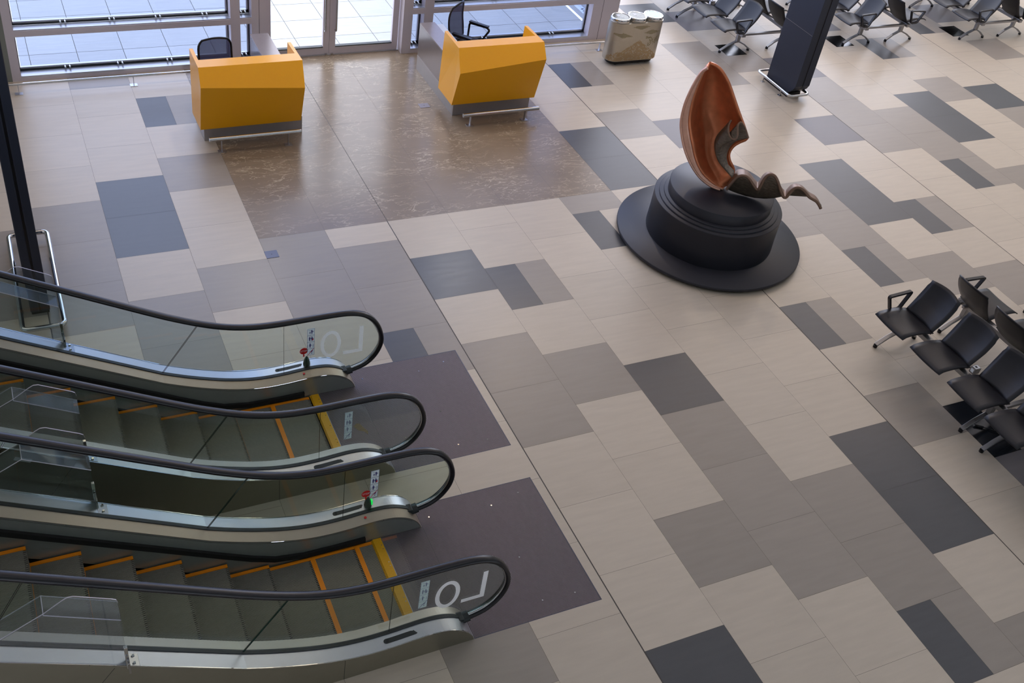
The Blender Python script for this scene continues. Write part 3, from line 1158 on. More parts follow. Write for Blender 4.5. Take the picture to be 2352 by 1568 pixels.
def escalator(cy, noses, label, beacon, stain):
    root = empty('escalator', (-1.4, cy, 0), label, 'escalator', 'the two escalators')
    sub = empty('tmp', (0, 0, 0))
    # parts are written with x in scene units, the holder shifts them to the root
    made = set(COL.objects)
    # floor plate
    b = MB()
    x0, x1 = -1.765, -.100
    b.box(x0, x1, -.765, .765, -.03, -.006, M['ribb'])
    n = int((x1 - x0) / .0112)
    p = (x1 - x0) / n
    for i in range(n):
        xm = x0 + (i + .5) * p
        w_ = .764 if xm > -1.36 else .509
        b.box(xm - p * .27, xm + p * .27, -w_, w_, -.006, 0.0, M['rib'])
    o = b.build('floor_plate')
    b = MB()
    for a in (-1,):
        b.box(-.106, -.098, -.768, .768, -.006, .0008, M['boxgrey'])
        b.box(-1.36, -.098, .762, .768, -.006, .0008, M['boxgrey'])
        b.box(-1.36, -.098, -.768, -.762, -.006, .0008, M['boxgrey'])
        b.box(-1.352, -1.348, -.762, .762, -.004, .0008, M['seal'])
    b.build('plate_frame')
    for sx, sy in [(-.3, .62), (-.3, -.62), (-.62, .55), (-.62, -.1), (-1.25, .6), (-.62, -.6), (-1.1, -.35)]:
        b = MB()
        b.cyl(sx, sy, 0, .0014, .008, M['chrome'], 10)
        b.build('plate_screw')
    if stain:
        b = MB()
        pts = [(-1.52, -.02), (-1.49, -.03), (-1.47, -.09), (-1.44, -.16), (-1.455, -.2), (-1.48, -.15), (-1.53, -.12), (-1.56, -.05)]
        b.prism(pts, 0.0004, 0.0012, 'z', M['grime'])
        b.build('stain')
    # comb plate
    b = MB()
    b.box(-1.845, -1.765, -.507, .507, -.02, .0045, M['comb'])
    b.box(-1.768, -1.762, -.507, .507, -.01, .005, M['steel2'])
    b.v += []
    o = b.build('comb_plate', bevel=.002)
    tb = cleat_teeth(-1.845, 1.0)
    tb.build('comb_teeth', o)
    for k in range(5):
        for d in (-.022, .022):
            b = MB()
            b.cyl(-1.785, -.40 + k * .2 + d, .0045, .006, .005, M['chrome'], 8)
            b.build('comb_screw', o)
    # steps
    global STEP
    seq = [(-1.60 if stain is None else -1.60, 0)] + noses
    first = seq[1:]
    pts = [(first[0][0] + .413, 0.0)] + first
    while pts[-1][0] > XEND + .4:
        pts.append((pts[-1][0] - .3705, pts[-1][1] + .2085))
    for x, z in pts:
        if STEP is None:
            so = make_step_mesh().build('step')
            STEP = so
        else:
            so = STEP.copy()
            COL.objects.link(so)
            so.parent = None
        so.location = (x, 0, z - .004)
    # pit and soffit
    b = MB()
    b.box(-3.3, -.11, -.755, .755, -.40, -.33, M['pit'])
    b.box(-3.31, -3.29, -.755, .755, -.40, -.004, M['pit'])
    b.box(-.115, -.10, -.755, .755, -.40, -.031, M['pit'])
    b.box(-3.3, -.11, -.762, -.755, -.40, -.031, M['pit'])
    b.box(-3.3, -.11, .755, .762, -.40, -.031, M['pit'])
    q = [(x, deck(x) - .62) for x in (-3.4, -5, XEND)]
    b.sweep([(x, 0, z) for x, z in q], [(-.05, -.75), (-.05, .75), (0, .75), (0, -.75)], (0, 1, 0), M['pit'], smooth=False)
    b.build('truss_pan')
    b = MB()
    q = [(x, max(0.004, deck(x) - 1.15)) for x in (-3.6, -4.32, -5, XEND)]
    b.sweep([(x, 0, z) for x, z in q], [(0, -.765), (0, .765), (.02, .765), (.02, -.765)], (0, 1, 0), M['clad'], smooth=False)
    b.build('soffit_panel')
    far_first = (label.startswith('far'))
    new = [o for o in COL.objects if o not in made and o.parent is None]
    for o in new:
        o.parent = root
        o.location.x += 1.4
    bpy.data.objects.remove(sub)
    sh = empty('sh', (0, 0, 0))
    made = set(COL.objects)
    balustrade(None, +1, 0, far_first, True, beacon, False)
    balustrade(None, -1, 0, not far_first, False, None, True)
    for o in [o for o in COL.objects if o not in made and o.parent is None]:
        o.parent = root
        o.location.x += 1.4
    bpy.data.objects.remove(sh)
    return root


ESC_F = escalator(ESC_Y['far'], [(-2.285, 0.0), (-2.66, .03), (-3.02, .115), (-3.39, .31)],
          'far escalator of the two, nearer the desks, mirrored letters on its far glass', 'dark', True)
ESC_N = escalator(ESC_Y['near'], [(-2.03, 0.0), (-2.44, 0.0), (-2.812, .045), (-3.172, .205)],
          'near escalator of the two, at the bottom of the photo with a green lamp', 'green', None)

# ------------------------------------------------------------------ acrylic guards beside the handrails


def guard(esc, y, g):
    """upright sheet on the outer deck with a folded shelf under the handrail; g = side of the rail it stands on"""
    oz = -deck(-4.11)
    t = .004

    def loc(p):
        return (p[0] + 4.11, p[1] + oz)
    sh = [(-4.11, 1.06), (-4.108, 1.78), (-4.115, 1.815), (-4.14, 1.835), (-4.36, 1.962), (-4.395, 1.965), (-4.43, 1.945), (-4.55, 1.86), (-4.80, 1.725), (-5.02, 1.60), (-5.02, 1.575)]
    b = MB()
    b.prism([loc(p) for p in sh], -t, t, 'y', M['acryl'], M['aedge'])
    root = b.build('acrylic_guard', esc)
    root.location = (-4.11 + 1.4, y, deck(-4.11))
    b = MB()
    for a, c in (((-4.108, 1.585), (-4.55, 1.845)), ((-4.55, 1.845), (-5.0, 1.60))):
        A, B_ = loc(a), loc(c)
        y0, y1 = -g * .004, -g * .155
        e = .0035
        b.hexa([(A[0], y0, A[1] - e), (B_[0], y0, B_[1] - e), (B_[0], y1, B_[1] - e), (A[0], y1, A[1] - e)],
               [(A[0], y0, A[1] + e), (B_[0], y0, B_[1] + e), (B_[0], y1, B_[1] + e), (A[0], y1, A[1] + e)], M['acryl'])
    b.build('folded_shelf', root)
    b = MB()
    A, B_, C_ = loc((-4.108, 1.585)), loc((-4.55, 1.845)), loc((-5.0, 1.60))
    yy = -g * .155
    b.tube([(A[0], yy, A[1]), (B_[0], yy, B_[1]), (C_[0], yy, C_[1])], .0035, M['aedge'], up=(0, 1, 0), seg=6)
    b.tube([(A[0], 0, A[1]), (B_[0], 0, B_[1])], .0035, M['aedge'], up=(0, 1, 0), seg=6)
    b.tube([(B_[0], 0, B_[1]), (B_[0], yy, B_[1])], .0035, M['aedge'], seg=6)
    b.build('shelf_edge', root)
    b = MB()
    b.box(-.012, .012, -.012, .012, -.01, .24, M['chrome'])
    b.box(-.004, .012, -g * .01 - .05, -g * .01 + .05, -.035, .09, M['steel'])
    pl = [(.0, -.0), (.075, -.043), (.075, -.036), (.0, .007)]
    yc = -g * .055
    b.prism(pl, yc - .05, yc + .05, 'y', M['steel'])
    for dy in (-.03, .03):
        b.cyl(.042, yc + dy, -.022, -.004, .009, M['chrome'], 10)
    for zz in (.03, .09, .15):
        b.tube([(0, -.02, zz), (0, .02, zz)], .008, M['chrome'], seg=8)
    b.build('clamp_bracket', root, bevel=.002)


guard(ESC_N, -.775, -1)
guard(ESC_N, .762, 1)
guard(ESC_F, -.762, -1)
guard(ESC_F, .762, 1)

# ------------------------------------------------------------------ desks


def desk(x0, x1, yp, top, kink, bot, rear_top, rear_bot, counter_x, label, wing_at_right):
    """top, kink, bot: ((xl, y, z), (xr, y, z)) of the faceted front"""
    ox, oy = (x0 + x1) / 2, yp
    root = empty('reception_desk', (ox, oy, 0), label, 'reception desk', 'yellow reception desks')

    def T(p):
        return (p[0] - ox, p[1] - oy, p[2])
    tl, tr = map(T, top)
    kl, kr = map(T, kink)
    bl, br = map(T, bot)
    rtl, rtr = map(T, rear_top)
    rbl, rbr = map(T, rear_bot)
    b = MB()
    W_ = .048
    V = lambda p, dx=0, dy=0, dz=0: (p[0] + dx, p[1] + dy, p[2] + dz)
    # outer skin
    vs = [tl, tr, kl, kr, bl, br, rtl, rtr, rbl, rbr,
          (tl[0] + W_, tl[1] + .215, tl[2]), (tr[0] - W_, tr[1] + .215, tr[2]),      # 10 11 inner top line
          V(rtl, W_), V(rtr, -W_), V(rbl, W_), V(rbr, -W_),                           # 12..15 inner rear edges
          (bl[0] + W_, bl[1] + .30, bl[2]), (br[0] - W_, br[1] + .30, br[2])]         # 16 17 inner bottom
    fs = [(0, 1, 3, 2),                                  # upper front facet
          (6, 0, 2, 4, 8), (1, 7, 9, 5, 3),              # outer sides
          (0, 6, 12, 10), (7, 1, 11, 13), (0, 10, 11, 1),  # top faces
          (6, 8, 14, 12), (9, 7, 13, 15),                # rear edges of the wings
          (12, 14, 16, 10), (15, 13, 11, 17), (10, 16, 17, 11),  # inner faces
          (8, 4, 16, 14), (5, 9, 15, 17), (4, 5, 17, 16)]  # underside
    b.add(vs, fs, M['yellow'])
    KL, KR, BL, BR = Vector(kl), Vector(kr), Vector(bl), Vector(br)
    b.grid([[((KL * (1 - u) + KR * u) * (1 - v) + (BL * (1 - u) + BR * u) * v) for u in [i / 10 for i in range(11)]] for v in [j / 6 for j in range(7)]][::-1], M['yellow'], smooth=False)
    b.build('faceted_front', root)
    b = MB()
    b.box(x0 - ox, x1 - ox, 0, .035, 0, .245, M['deskp'])
    b.box(x0 - ox, x0 - ox + .03, .035, .55, 0, .245, M['deskp'])
    b.box(x1 - ox - .03, x1 - ox, .035, .55, 0, .245, M['deskp'])
    b.build('steel_plinth', root, bevel=.002)
    # inner worktop
    b = MB()
    b.box(x0 - ox + .02, x1 - ox - .02, .20, .60, .70, .735, M['pale'])
    b.build('inner_worktop', root, bevel=.003)
    # side counter running back
    cx0, cx1, wx0, wx1 = [c - ox for c in counter_x]
    b = MB()
    b.box(cx0, cx1, .56, 1.565, .755, .78, M['stone'])
    b.build('counter_top', root, bevel=.002)
    b = MB()
    b.box(cx0 + .002, cx1 - .004, .56, 1.56, .245, .755, M['stoneb'])
    b.build('counter_body', root)
    b = MB()
    b.box(cx0, cx1 - .02, .036, 1.56, .0, .245, M['deskp'])
    b.build('counter_plinth', root)
    if wx1 > wx0:
        b = MB()
        b.box(wx0, wx1, .60, 1.56, .715, .74, M['pale'])
        b.box(wx1 - .03, wx1 - .006, .62, 1.54, 0.0, .715, M['stoneb'])
        b.build('side_worktop', root, bevel=.002)
    return root


desk(-1.822, -0.44, 3.27,
     ((-1.852, 3.28, 1.100), (-0.442, 3.28, 1.100)), ((-1.870, 3.077, .908), (-0.482, 3.0, .83)),
     ((-1.885, 3.17, .235), (-0.485, 3.17, .238)), ((-1.853, 3.84, 1.10), (-0.452, 3.84, 1.10)), ((-1.884, 3.72, .20), (-0.485, 3.72, .20)),
     (-.79, -.52, -.79, -.79), 'yellow faceted reception desk left of the glass door, its crease level', True)
desk(1.908, 3.20, 3.295,
     ((1.896, 3.30, 1.100), (3.299, 3.30, 1.100)), ((1.835, 3.02, .835), (3.272, 3.102, .912)),
     ((1.820, 3.17, .250), (3.208, 3.17, .250)), ((1.905, 3.87, 1.10), (3.284, 3.87, 1.10)), ((1.865, 3.82, .20), (3.22, 3.82, .20)),
     (1.907, 2.16, 2.16, 2.30), 'yellow faceted reception desk right of the glass door, its crease slanting', False)


def foot_rail(xa, xb, y, z, posts, label, r=.026, wall=False):
    root = empty('bumper_rail', ((xa + xb) / 2, y, 0), label, 'bumper rail')
    cx = (xa + xb) / 2
    b = MB()
    b.tube([(xa - cx, 0, z), (xb - cx, 0, z)], r, M['chrome'], seg=16)
    b.build('rail_tube', root)
    for p in posts:
        b = MB()
        b.box(p - cx - .004, p - cx + .004, -.022, .022, .004, z - r * .8, M['deckm2'])
        b.box(p - cx - .055, p - cx + .05, -.04, .04, .0, .006, M['deckm2'])
        b.build('rail_bracket', root)
    return root


foot_rail(-1.815, -0.545, 2.955, .195, (-1.652, -.726), 'polished bumper rail in front of the left yellow desk', .030)
foot_rail(1.935, 3.20, 2.965, .175, (2.061, 2.975), 'polished bumper rail in front of the right yellow desk', .030)
foot_rail(-4.6, -1.0, 5.03, .15, (-4.04, -2.475, -1.1), 'polished bumper rail along the left wide window', .020)
foot_rail(3.3, 5.62, 5.00, .15, (3.84, 5.40), 'polished bumper rail along the right window, ending behind the bin', .020)

# ------------------------------------------------------------------ office chairs


def office_chair(loc, rz, label):
    """faces -y locally"""
    root = empty('office_chair', loc, label, 'office chair', rz=rz)
    b = MB()
    rows = []
    for i in range(9):
        y = -.24 + .48 * i / 8
        rows.append([(.24 * math.sin((j / 8 - .5) * math.pi) * (1 - .12 * abs(i / 4 - 1) ** 3), y, .47 + .02 * math.cos((j / 8 - .5) * math.pi) - (.03 if i == 0 else 0)) for j in range(9)])
    b.grid(rows, M['seatf'])
    b.build('seat', root, solid=.06, offset=-1)
    b = MB()
    rows = []
    for i in range(11):
        t = i / 10
        z = .50 + .56 * t
        wd = .235 * (1 - .22 * max(0, (t - .7) / .3) ** 2) * (1 - .18 * max(0, (.25 - t) / .25))
        rows.append([((j / 8 - .5) * 2 * wd, .25 + .07 * math.sin(t * 2.4) - .045 * math.cos((j / 8 - .5) * math.pi), z + (.05 * t ** 3) * math.cos((j / 8 - .5) * math.pi) - .03 * t ** 4) for j in range(9)])
    b.grid(rows, M['mesh'])
    b.build('backrest', root, solid=.012)
    edge = [r[0] for r in rows] + rows[-1][1:-1] + [r[-1] for r in reversed(rows)] + rows[0][1:-1][::-1]
    b = MB()
    b.tube(edge, .016, M['blackm'], up=(0, 1, 0), closed=True, seg=8)
    b.build('back_frame', root)
    for s in (-1, 1):
        b = MB()
        pts = [(s * .24, .18, .44), (s * .29, .20, .50), (s * .30, .20, .66), (s * .30, -.12, .67), (s * .29, -.17, .64), (s * .26, -.06, .44)]
        b.tube(round_path(pts, .04), .018, M['blackm'], up=(0, 0, 1), seg=8)
        b.box(s * .30 - .03, s * .30 + .03, -.14, .20, .675, .70, M['black'])
        b.build('armrest', root)
    b = MB()
    b.cyl(0, 0, .08, .44, .028, M['blackm'], 14)
    b.box(-.1, .1, -.1, .1, .40, .43, M['blackm'])
    b.build('gas_lift', root)
    b = MB()
    for k in range(5):
        a = k * 2 * math.pi / 5 + .3
        b.sweep([(0, 0, .10), (.28 * math.cos(a), .28 * math.sin(a), .07)], [(-.022, -.012), (.022, -.012), (.022, .014), (-.022, .014)], (0, 0, 1), M['blackm'], smooth=False)
    b.build('star_base', root)
    for k in range(5):
        a = k * 2 * math.pi / 5 + .3
        b = MB()
        x, y = .28 * math.cos(a), .28 * math.sin(a)
        b.tube([(x - .02, y, .03), (x + .02, y, .03)], .03, M['blackm'], seg=12)
        b.build('caster', root)
    return root


office_chair((-1.385, 4.06, 0), math.radians(3), 'black mesh office chair behind the left yellow desk').scale = (1, 1, .93)
office_chair((2.74, 4.66, 0), math.radians(40), 'black mesh office chair with armrests behind the right yellow desk')

# ------------------------------------------------------------------ beam seating


def bench(cx, cy, sgn, label, socket=True):
    """double-sided beam seating, modules of three seats; sgn = direction in which the second module follows"""
    root = empty('beam_seating', (cx, cy, 0), label, 'bench seating', 'double rows of black beam seats')
    parts = []
    mods = (0, sgn * 1.83)
    proto = {}

    def inst(key, maker, x, y, flip):
        if key not in proto:
            o = maker()
            o.parent = root
            proto[key] = o
        else:
            o = proto[key].copy()
            COL.objects.link(o)
            for ch in proto[key].children:
                c = ch.copy()
                COL.objects.link(c)
                c.parent = o
        o.location = (x, y, 0)
        o.rotation_euler = (0, 0, math.pi if flip else 0)
        return o

    def seat_m():
        b = MB()
        rows = []
        for i in range(11):
            t = i / 10
            x = -.94 + .485 * t
            z = .452 + .012 * math.sin(t * math.pi) - .05 * max(0, (t - .55)) - (.028 * ((.16 - t) / .16) ** 2 if t < .16 else 0)
            rows.append([(x, -.25 + .5 * j / 8, z + .014 * (abs(j / 4 - 1) ** 2) * (1 - t)) for j in range(9)])
        b.grid(rows, M['black'])
        return b.build('seat', solid=.014, offset=-1)

    def back_m():
        b = MB()
        rows = []
        for i in range(12):
            t = i / 11
            x = -.46 + .255 * t + .03 * math.sin(t * math.pi)
            z = .425 + .405 * t + (-.012 if i == 0 else 0)
            ww = .25 * (1 - (.04 if t > .9 else 0)) * (.93 + .07 * min(1, t * 2))
            rows.append([(x + .045 * math.cos((j / 8 - .5) * math.pi) - .02, (j / 8 - .5) * 2 * ww, z + (.02 * math.cos((j / 8 - .5) * math.pi) if t > .5 else 0) * t) for j in range(9)])
        b.grid(rows, M['black'])
        return b.build('backrest', solid=.014, offset=0)

    def leg_m():
        b = MB()
        for (p0, p1, pm) in (((-.845, .035), (-.52, .20), (-.70, .125)), ((-.215, .035), (-.50, .20), (-.34, .125))):
            path = [(p0[0], 0, p0[1]), (pm[0], 0, pm[1]), (p1[0], 0, p1[1])]
            b.sweep(path, [(-.011, -.030), (.013, -.026), (.013, .026), (-.011, .030)], (0, 1, 0), M['castal'], smooth=False)
        b.box(-.545, -.475, -.03, .03, .18, .345, M['castal'])
        b.box(-.60, -.42, -.02, .02, .345, .385, M['castal'])
        o = b.build('leg', bevel=.006)
        for x in (-.845, -.215):
            c = MB()
            c.cyl(x, 0, 0, .03, .026, M['blackm'], 14)
            c.build('foot', o)
        return o

    def beam_m():
        b = MB()
        b.box(-.555, -.475, -.90, .90, .335, .395, M['castal'])
        return b.build('beam', bevel=.006)

    def arm_m():
        b = MB()
        pts = [(-.79, 0, .655), (-.44, 0, .675), (-.535, 0, .42), (-.68, 0, .425)]
        b.sweep(round_path(pts, .035, closed=True), [(-.012, -.021), (.012, -.021), (.012, .021), (-.012, .021)], (0, 1, 0), M['black'], closed=True, smooth=False)
        return b.build('armrest', bevel=.003)

    def sock_m():
        b = MB()
        b.box(-.50, -.41, -.035, .035, .42, .50, M['castal'])
        b.box(-.505, -.498, -.02, .02, .44, .485, M['sign'])
        b.box(-.49, -.42, -.026, .026, .50, .503, M['sign'])
        b.box(-.475, -.445, -.014, .014, .503, .505, M['seal'])
        return b.build('power_socket', bevel=.003)

    for side in (0, 1):
        f = side == 1
        for m in mods:
            for dy in (-.625, 0, .625):
                inst('seat', seat_m, 0, m + dy, f)
                inst('back', back_m, 0, m + dy, f)
            inst('beam', beam_m, 0, m, f)
            for dy in (-.75, .75):
                inst('leg', leg_m, 0, m + dy, f)
        inst('arm', arm_m, 0, -sgn * .905, f)
        inst('arm', arm_m, 0, sgn * (1.83 + .905), f)
        if socket:
            inst('sock', sock_m, 0, sgn * .3125, f)

    def cross_m():
        b = MB()
        b.box(-.50, .50, -.025, .025, .345, .385, M['castal'])
        return b.build('cross_beam', bevel=.004)
    for m in mods:
        for dy in (-.84, .84):
            inst('cross', cross_m, 0, m + dy, False)
    return root


bench(5.795, -3.84, -1, 'black beam seating nearest the camera, at the right edge of the photo')
bench(8.375, -3.84, -1, 'black beam seating just past the right edge, only feet and seat edges showing')
bench(8.53, 5.31, 1, 'black beam seating right behind the silver waste bin and dark pylon')
bench(11.325, 5.21, 1, 'black beam seating in the middle of the top row, right of the tall pylon')
bench(14.18, 5.03, 1, 'black beam seating in the top right corner of the photo')

# ------------------------------------------------------------------ pylons with hoop guards


def hoop(x0, x1, y0, y1, z, legs, label, r=.024):
    cx, cy = (x0 + x1) / 2, (y0 + y1) / 2
    root = empty('hoop_guard', (cx, cy, 0), label, 'bumper rail')
    b = MB()
    pts = [(x0 - cx, y0 - cy, z), (x1 - cx, y0 - cy, z), (x1 - cx, y1 - cy, z), (x0 - cx, y1 - cy, z)]
    b.tube(round_path(pts, .07, 6, closed=True), r, M['chrome'], closed=True, seg=14)
    b.build('hoop_tube', root)
    for lx, ly in legs:
        b = MB()
        b.tube([(lx - cx, ly - cy, .004), (lx - cx, ly - cy, z)], .010, M['steel'], up=(1, 0, 0), seg=8)
        b.box(lx - cx - .03, lx - cx + .03, ly - cy - .03, ly - cy + .03, 0, .005, M['steel'])
        b.build('hoop_leg', root)


pr_ = empty('display_pylon', (8.10, 3.085, 0), 'tall dark display pylon between the sculpture and the top seats', 'pylon')
b = MB()
a0, a1, c0, c1 = -.15, .15, -.375, .375
out = [(c1, .07), (c1, 2.75), (c0, 2.75), (c0, .24), (c0 + .035, .17), (c0 + .11, .09), (c0 + .15, .07)]
b.prism(out, a0, -.012, 'x', M['pylon'])
b.prism(out, .012, a1, 'x', M['pylon'])
b.build('cladding_panel', pr_, bevel=.012)
b = MB()
b.prism([(p[0] * .985, p[1]) for p in out], -.012, .012, 'x', M['pylon2'])
b.build('edge_groove', pr_)
b = MB()
b.box(-.1515, -.1505, c0 + .01, c1 - .01, 1.148, 1.152, M['steel2'])
b.build('panel_seam', pr_)
b = MB()
b.box(-.17, .12, c0 + .12, c1 + .02, 0, .07, M['pylon2'])
b.build('pylon_base', pr_)
hoop(7.84, 8.24, 2.65, 3.60, .11, ((7.84, 2.9), (7.84, 3.4), (8.24, 3.0)), 'small polished hoop guard around the foot of the tall display pylon')

pl_ = empty('display_pylon', (-4.27, .51, 0), 'narrow dark pylon at the left edge, behind the far escalator', 'pylon')
b = MB()
b.box(-.10, -.012, -.49, .49, .04, 7.0, M['pylon'])
b.box(.012, .10, -.49, .49, .04, 7.0, M['pylon'])
b.build('cladding_panel', pl_, bevel=.01)
b = MB()
b.box(-.012, .012, -.48, .48, .04, 7.0, M['pylon2'])
b.build('edge_groove', pl_)
b = MB()
b.box(-.09, .09, -.47, .47, 0, .04, M['pylon2'])
b.build('pylon_base', pl_)
hoop(-4.47, -4.05, -.36, 1.40, .12, ((-4.47, 1.0), (-4.05, 1.0), (-4.47, .1), (-4.05, .1)), 'long polished hoop guard around the foot of the left pylon', .028)

# ------------------------------------------------------------------ bin
bn = empty('recycling_bin', (5.73, 4.545, 0), 'silver recycling bin with three round lids and gold scale pattern', 'waste bin')


def stadium(L_, R_, n=14):
    pts = []
    for i in range(n + 1):
        a = -math.pi / 2 + math.pi * i / n
        pts.append((L_ + R_ * math.cos(a), R_ * math.sin(a)))
    for i in range(n + 1):
        a = math.pi / 2 + math.pi * i / n
        pts.append((-L_ + R_ * math.cos(a), R_ * math.sin(a)))
    return pts


b = MB()
sp_ = stadium(.325, .182)
b.prism(sp_, .09, .765, 'z', M['binm'], M['binm'])
for i, f in enumerate(b.f):
    b.sm[i] = len(f) == 4
b.build('bin_body', bn, bevel=.004)
b = MB()
b.prism(stadium(.30, .15), .03, .09, 'z', M['pylon2'])
for sx in (-.3, .3):
    for sy in (-.08, .08):
        b.cyl(sx, sy, 0, .03, .025, M['blackm'], 10)
b.build('bin_base', bn)
# gold scales on the front face and round the left end
b = MB()
random.seed(3)


def front_pt(u):
    """u runs along the skin from the left end to the right front corner"""
    if u >= -.325 and u <= .325:
        return (u, -.182, 0, -1)
    s = -1 if u < 0 else 1
    a = (abs(u) - .325) / .182
    return (s * .325 + s * .182 * math.sin(a), -.182 * math.cos(a), s * math.sin(a), -math.cos(a))


def scale(u, z, w_, h_, m):
    x, y, nx, ny = front_pt(u)
    tx, ty = -ny, nx
    e = .0012
    b.add([(x + tx * -w_ + nx * e, y + ty * -w_ + ny * e, z), (x + nx * e, y + ny * e, z - h_), (x + tx * w_ + nx * e, y + ty * w_ + ny * e, z), (x + nx * e, y + ny * e, z + h_)], [(0, 1, 2, 3)], m)


for i in range(62):
    for j in range(46):
        u = -.55 + i * .0172 + (j % 2) * .0086
        z = .105 + j * .0135
        if z > .74:
            continue
        hill = max(.46 - abs(u - .03) * (.72 if u > .03 else .58), .27 - abs(u + .36) * .5)
        m = None
        if z < hill and random.random() < .82:
            m = M['gold']
        elif abs(z - .56 + .12 * (u + .30)) < .045 - abs(u + .32) * .22 and u < -.12:
            m = M['goldd']
        elif abs(z - .70) < .05 - abs(u - .02) * .3:
            m = M['goldd']
        elif abs(z - .60 - .05 * (u - .3)) < .045 - abs(u - .24) * .3:
            m = M['goldd']
        elif u > .2 and abs(z - .43 - .4 * (u - .3)) < .06 and random.random() < .5:
            m = M['goldd']
        if m:
            scale(u, z, .0082, .0062, m)
b.build('scale_pattern', bn)
text_mesh('bin_lettering', 'Shalu', .06, M['goldd'], bn, (.205, -.1835, .50), (math.radians(90), 0, 0), .0004)
for i, (lx, mm) in enumerate([(-.325, 'lid'), (0, 'lid'), (.325, 'lidc')]):
    b = MB()
    b.lathe(lx, 0, [(.168, .765), (.172, .77), (.172, .815), (.166, .828), (.150, .830), (.142, .820), (0.0, .818)], M['chrome'], 40)
    o = b.build('bin_lid', bn)
    b = MB()
    b.cyl(lx, 0, .818, .824, .138, M[mm], 36)
    if i < 2:
        b.box(lx - .055, lx + .0, .01, .08, .8242, .8255, M['sign'])
        b.box(lx - .05, lx + .06, -.03, -.022, .8242, .825, M['sign'])
    b.box(lx - .035, lx + .045, -.075, -.068, .8242, .825, M['sign'])
    b.build('lid_panel', o)

# ------------------------------------------------------------------ floor boxes
for x0, x1, y0, y1, mm, lb in ((-1.684, -1.53, .42, .566, 'boxgrey', 'small blue grey floor box beside the beige tile near the marble'),
                               (1.512, 1.672, 3.60, 3.73, 'boxpale', 'small pale floor box in the marble left of the right desk')):
    b = MB()
    b.box(x0, x1, y0, y1, 0, .004, M[mm])
    b.cyl((x0 + x1) / 2, (y0 + y1) / 2, .004, .0055, .007, M['seal'], 10)
    tag(b.build('floor_box', bevel=.001), lb, 'floor outlet')

# square black access panels beside the bench feet
for x, y, lb in ((9.5 * U, 5.5 * U, 'square black floor panel under the seats behind the waste bin'),
                 (12.5 * U, 5.49 * U, 'square black floor panel right of the tall pylon'),
                 (16.1 * U, 5.52 * U, 'square black floor panel catching a bright glint, under the top right seats')):
    b = MB()
    b.box(x - .215, x + .215, y - .22, y + .22, 0, .002, M['K'])
    tag(b.build('access_panel'), lb, 'floor panel', 'black floor panels')

# power plug lying under the near seats
b = MB()
b.tube([(5.25, -4.62, .012), (5.35, -4.72, .02), (5.5, -4.73, .05), (5.62, -4.78, .2), (5.68, -4.80, .42)], .005, M['blackm'], seg=6)
b.tube([(5.18, -4.58, .016), (5.26, -4.63, .014)], .014, M['blackm'], seg=8)
for dx in (-.008, .008):
    b.tube([(5.16 + dx, -4.57 - dx, .016), (5.185 + dx, -4.585 - dx, .016)], .003, M['chrome'], seg=6)
tag(b.build('power_cord'), 'black power cord with plug on the floor under the nearest seats', 'cord')

# ------------------------------------------------------------------ sculpture on its plinth
PX, PY = 4.125, -.515
pt = empty('sculpture_plinth', (PX, PY, 0), 'round dark stepped plinth under the bronze sculpture', 'plinth')
b = MB()
b.lathe(0, 0, [(1.22, .03), (1.25, .034), (1.255, .045), (1.255, .073), (1.248, .08), (0, .08)], M['plinth'], 96)
b.lathe(0, 0, [(1.22, .03), (0, .03)], M['plinth'], 96)
b.build('base_disc', pt)
b = MB()
b.lathe(0, 0, [(.858, .08), (.862, .10), (.856, .30), (.853, .585), (.855, .597), (.850, .602), (0, .602)], M['plinth'], 96)
b.build('drum', pt)
for nm, r0, z0, z1 in (('tier', .796, .602, .628), ('tier', .738, .628, .652), ('top_block', .690, .652, .80)):
    b = MB()
    b.lathe(0, 0, [(r0, z0), (r0, z1 - .006), (r0 - .006, z1), (0, z1)], M['plinth'], 96)
    b.build(nm, pt)
for a in range(8):
    b = MB()
    b.cyl(1.1 * math.cos(a * math.pi / 4), 1.1 * math.sin(a * math.pi / 4), 0, .03, .03, M['blackm'], 10)
    b.build('plinth_foot', pt)

EN = Vector((-.67227, -.74031, 0))   # towards the open side of the bowl
EE = Vector((.74031, -.67227, 0))    # along the sculpture
scu = empty('bronze_sculpture', (PX, PY, .80), 'copper and bronze sculpture of a curled leaf with a wavy tail', 'sculpture')


def SP(s, z, d):
    v = EE * s + EN * d
    return (v.x, v.y, z - .80)


def resample(pts, n, smooth=True):
    P = [Vector(p) for p in pts]
    if smooth:
        Q = []
        for i in range(len(P) - 1):
            p0, p1, p2, p3 = P[max(i - 1, 0)], P[i], P[i + 1], P[min(i + 2, len(P) - 1)]
            for k in range(6):
                t = k / 6
                Q.append(0.5 * ((2 * p1) + (-p0 + p2) * t + (2 * p0 - 5 * p1 + 4 * p2 - p3) * t * t + (-p0 + 3 * p1 - 3 * p2 + p3) * t ** 3))
        Q.append(P[-1])
        P = Q
    L_ = [0]
    for a, c in zip(P, P[1:]):
        L_.append(L_[-1] + (c - a).length)
    out = []
    j = 0
    for i in range(n):
        d = L_[-1] * i / (n - 1)
        while j < len(P) - 2 and L_[j + 1] < d:
            j += 1
        t = 0 if L_[j + 1] == L_[j] else (d - L_[j]) / (L_[j + 1] - L_[j])
        out.append(P[j] + (P[j + 1] - P[j]) * min(max(t, 0), 1))
    return out


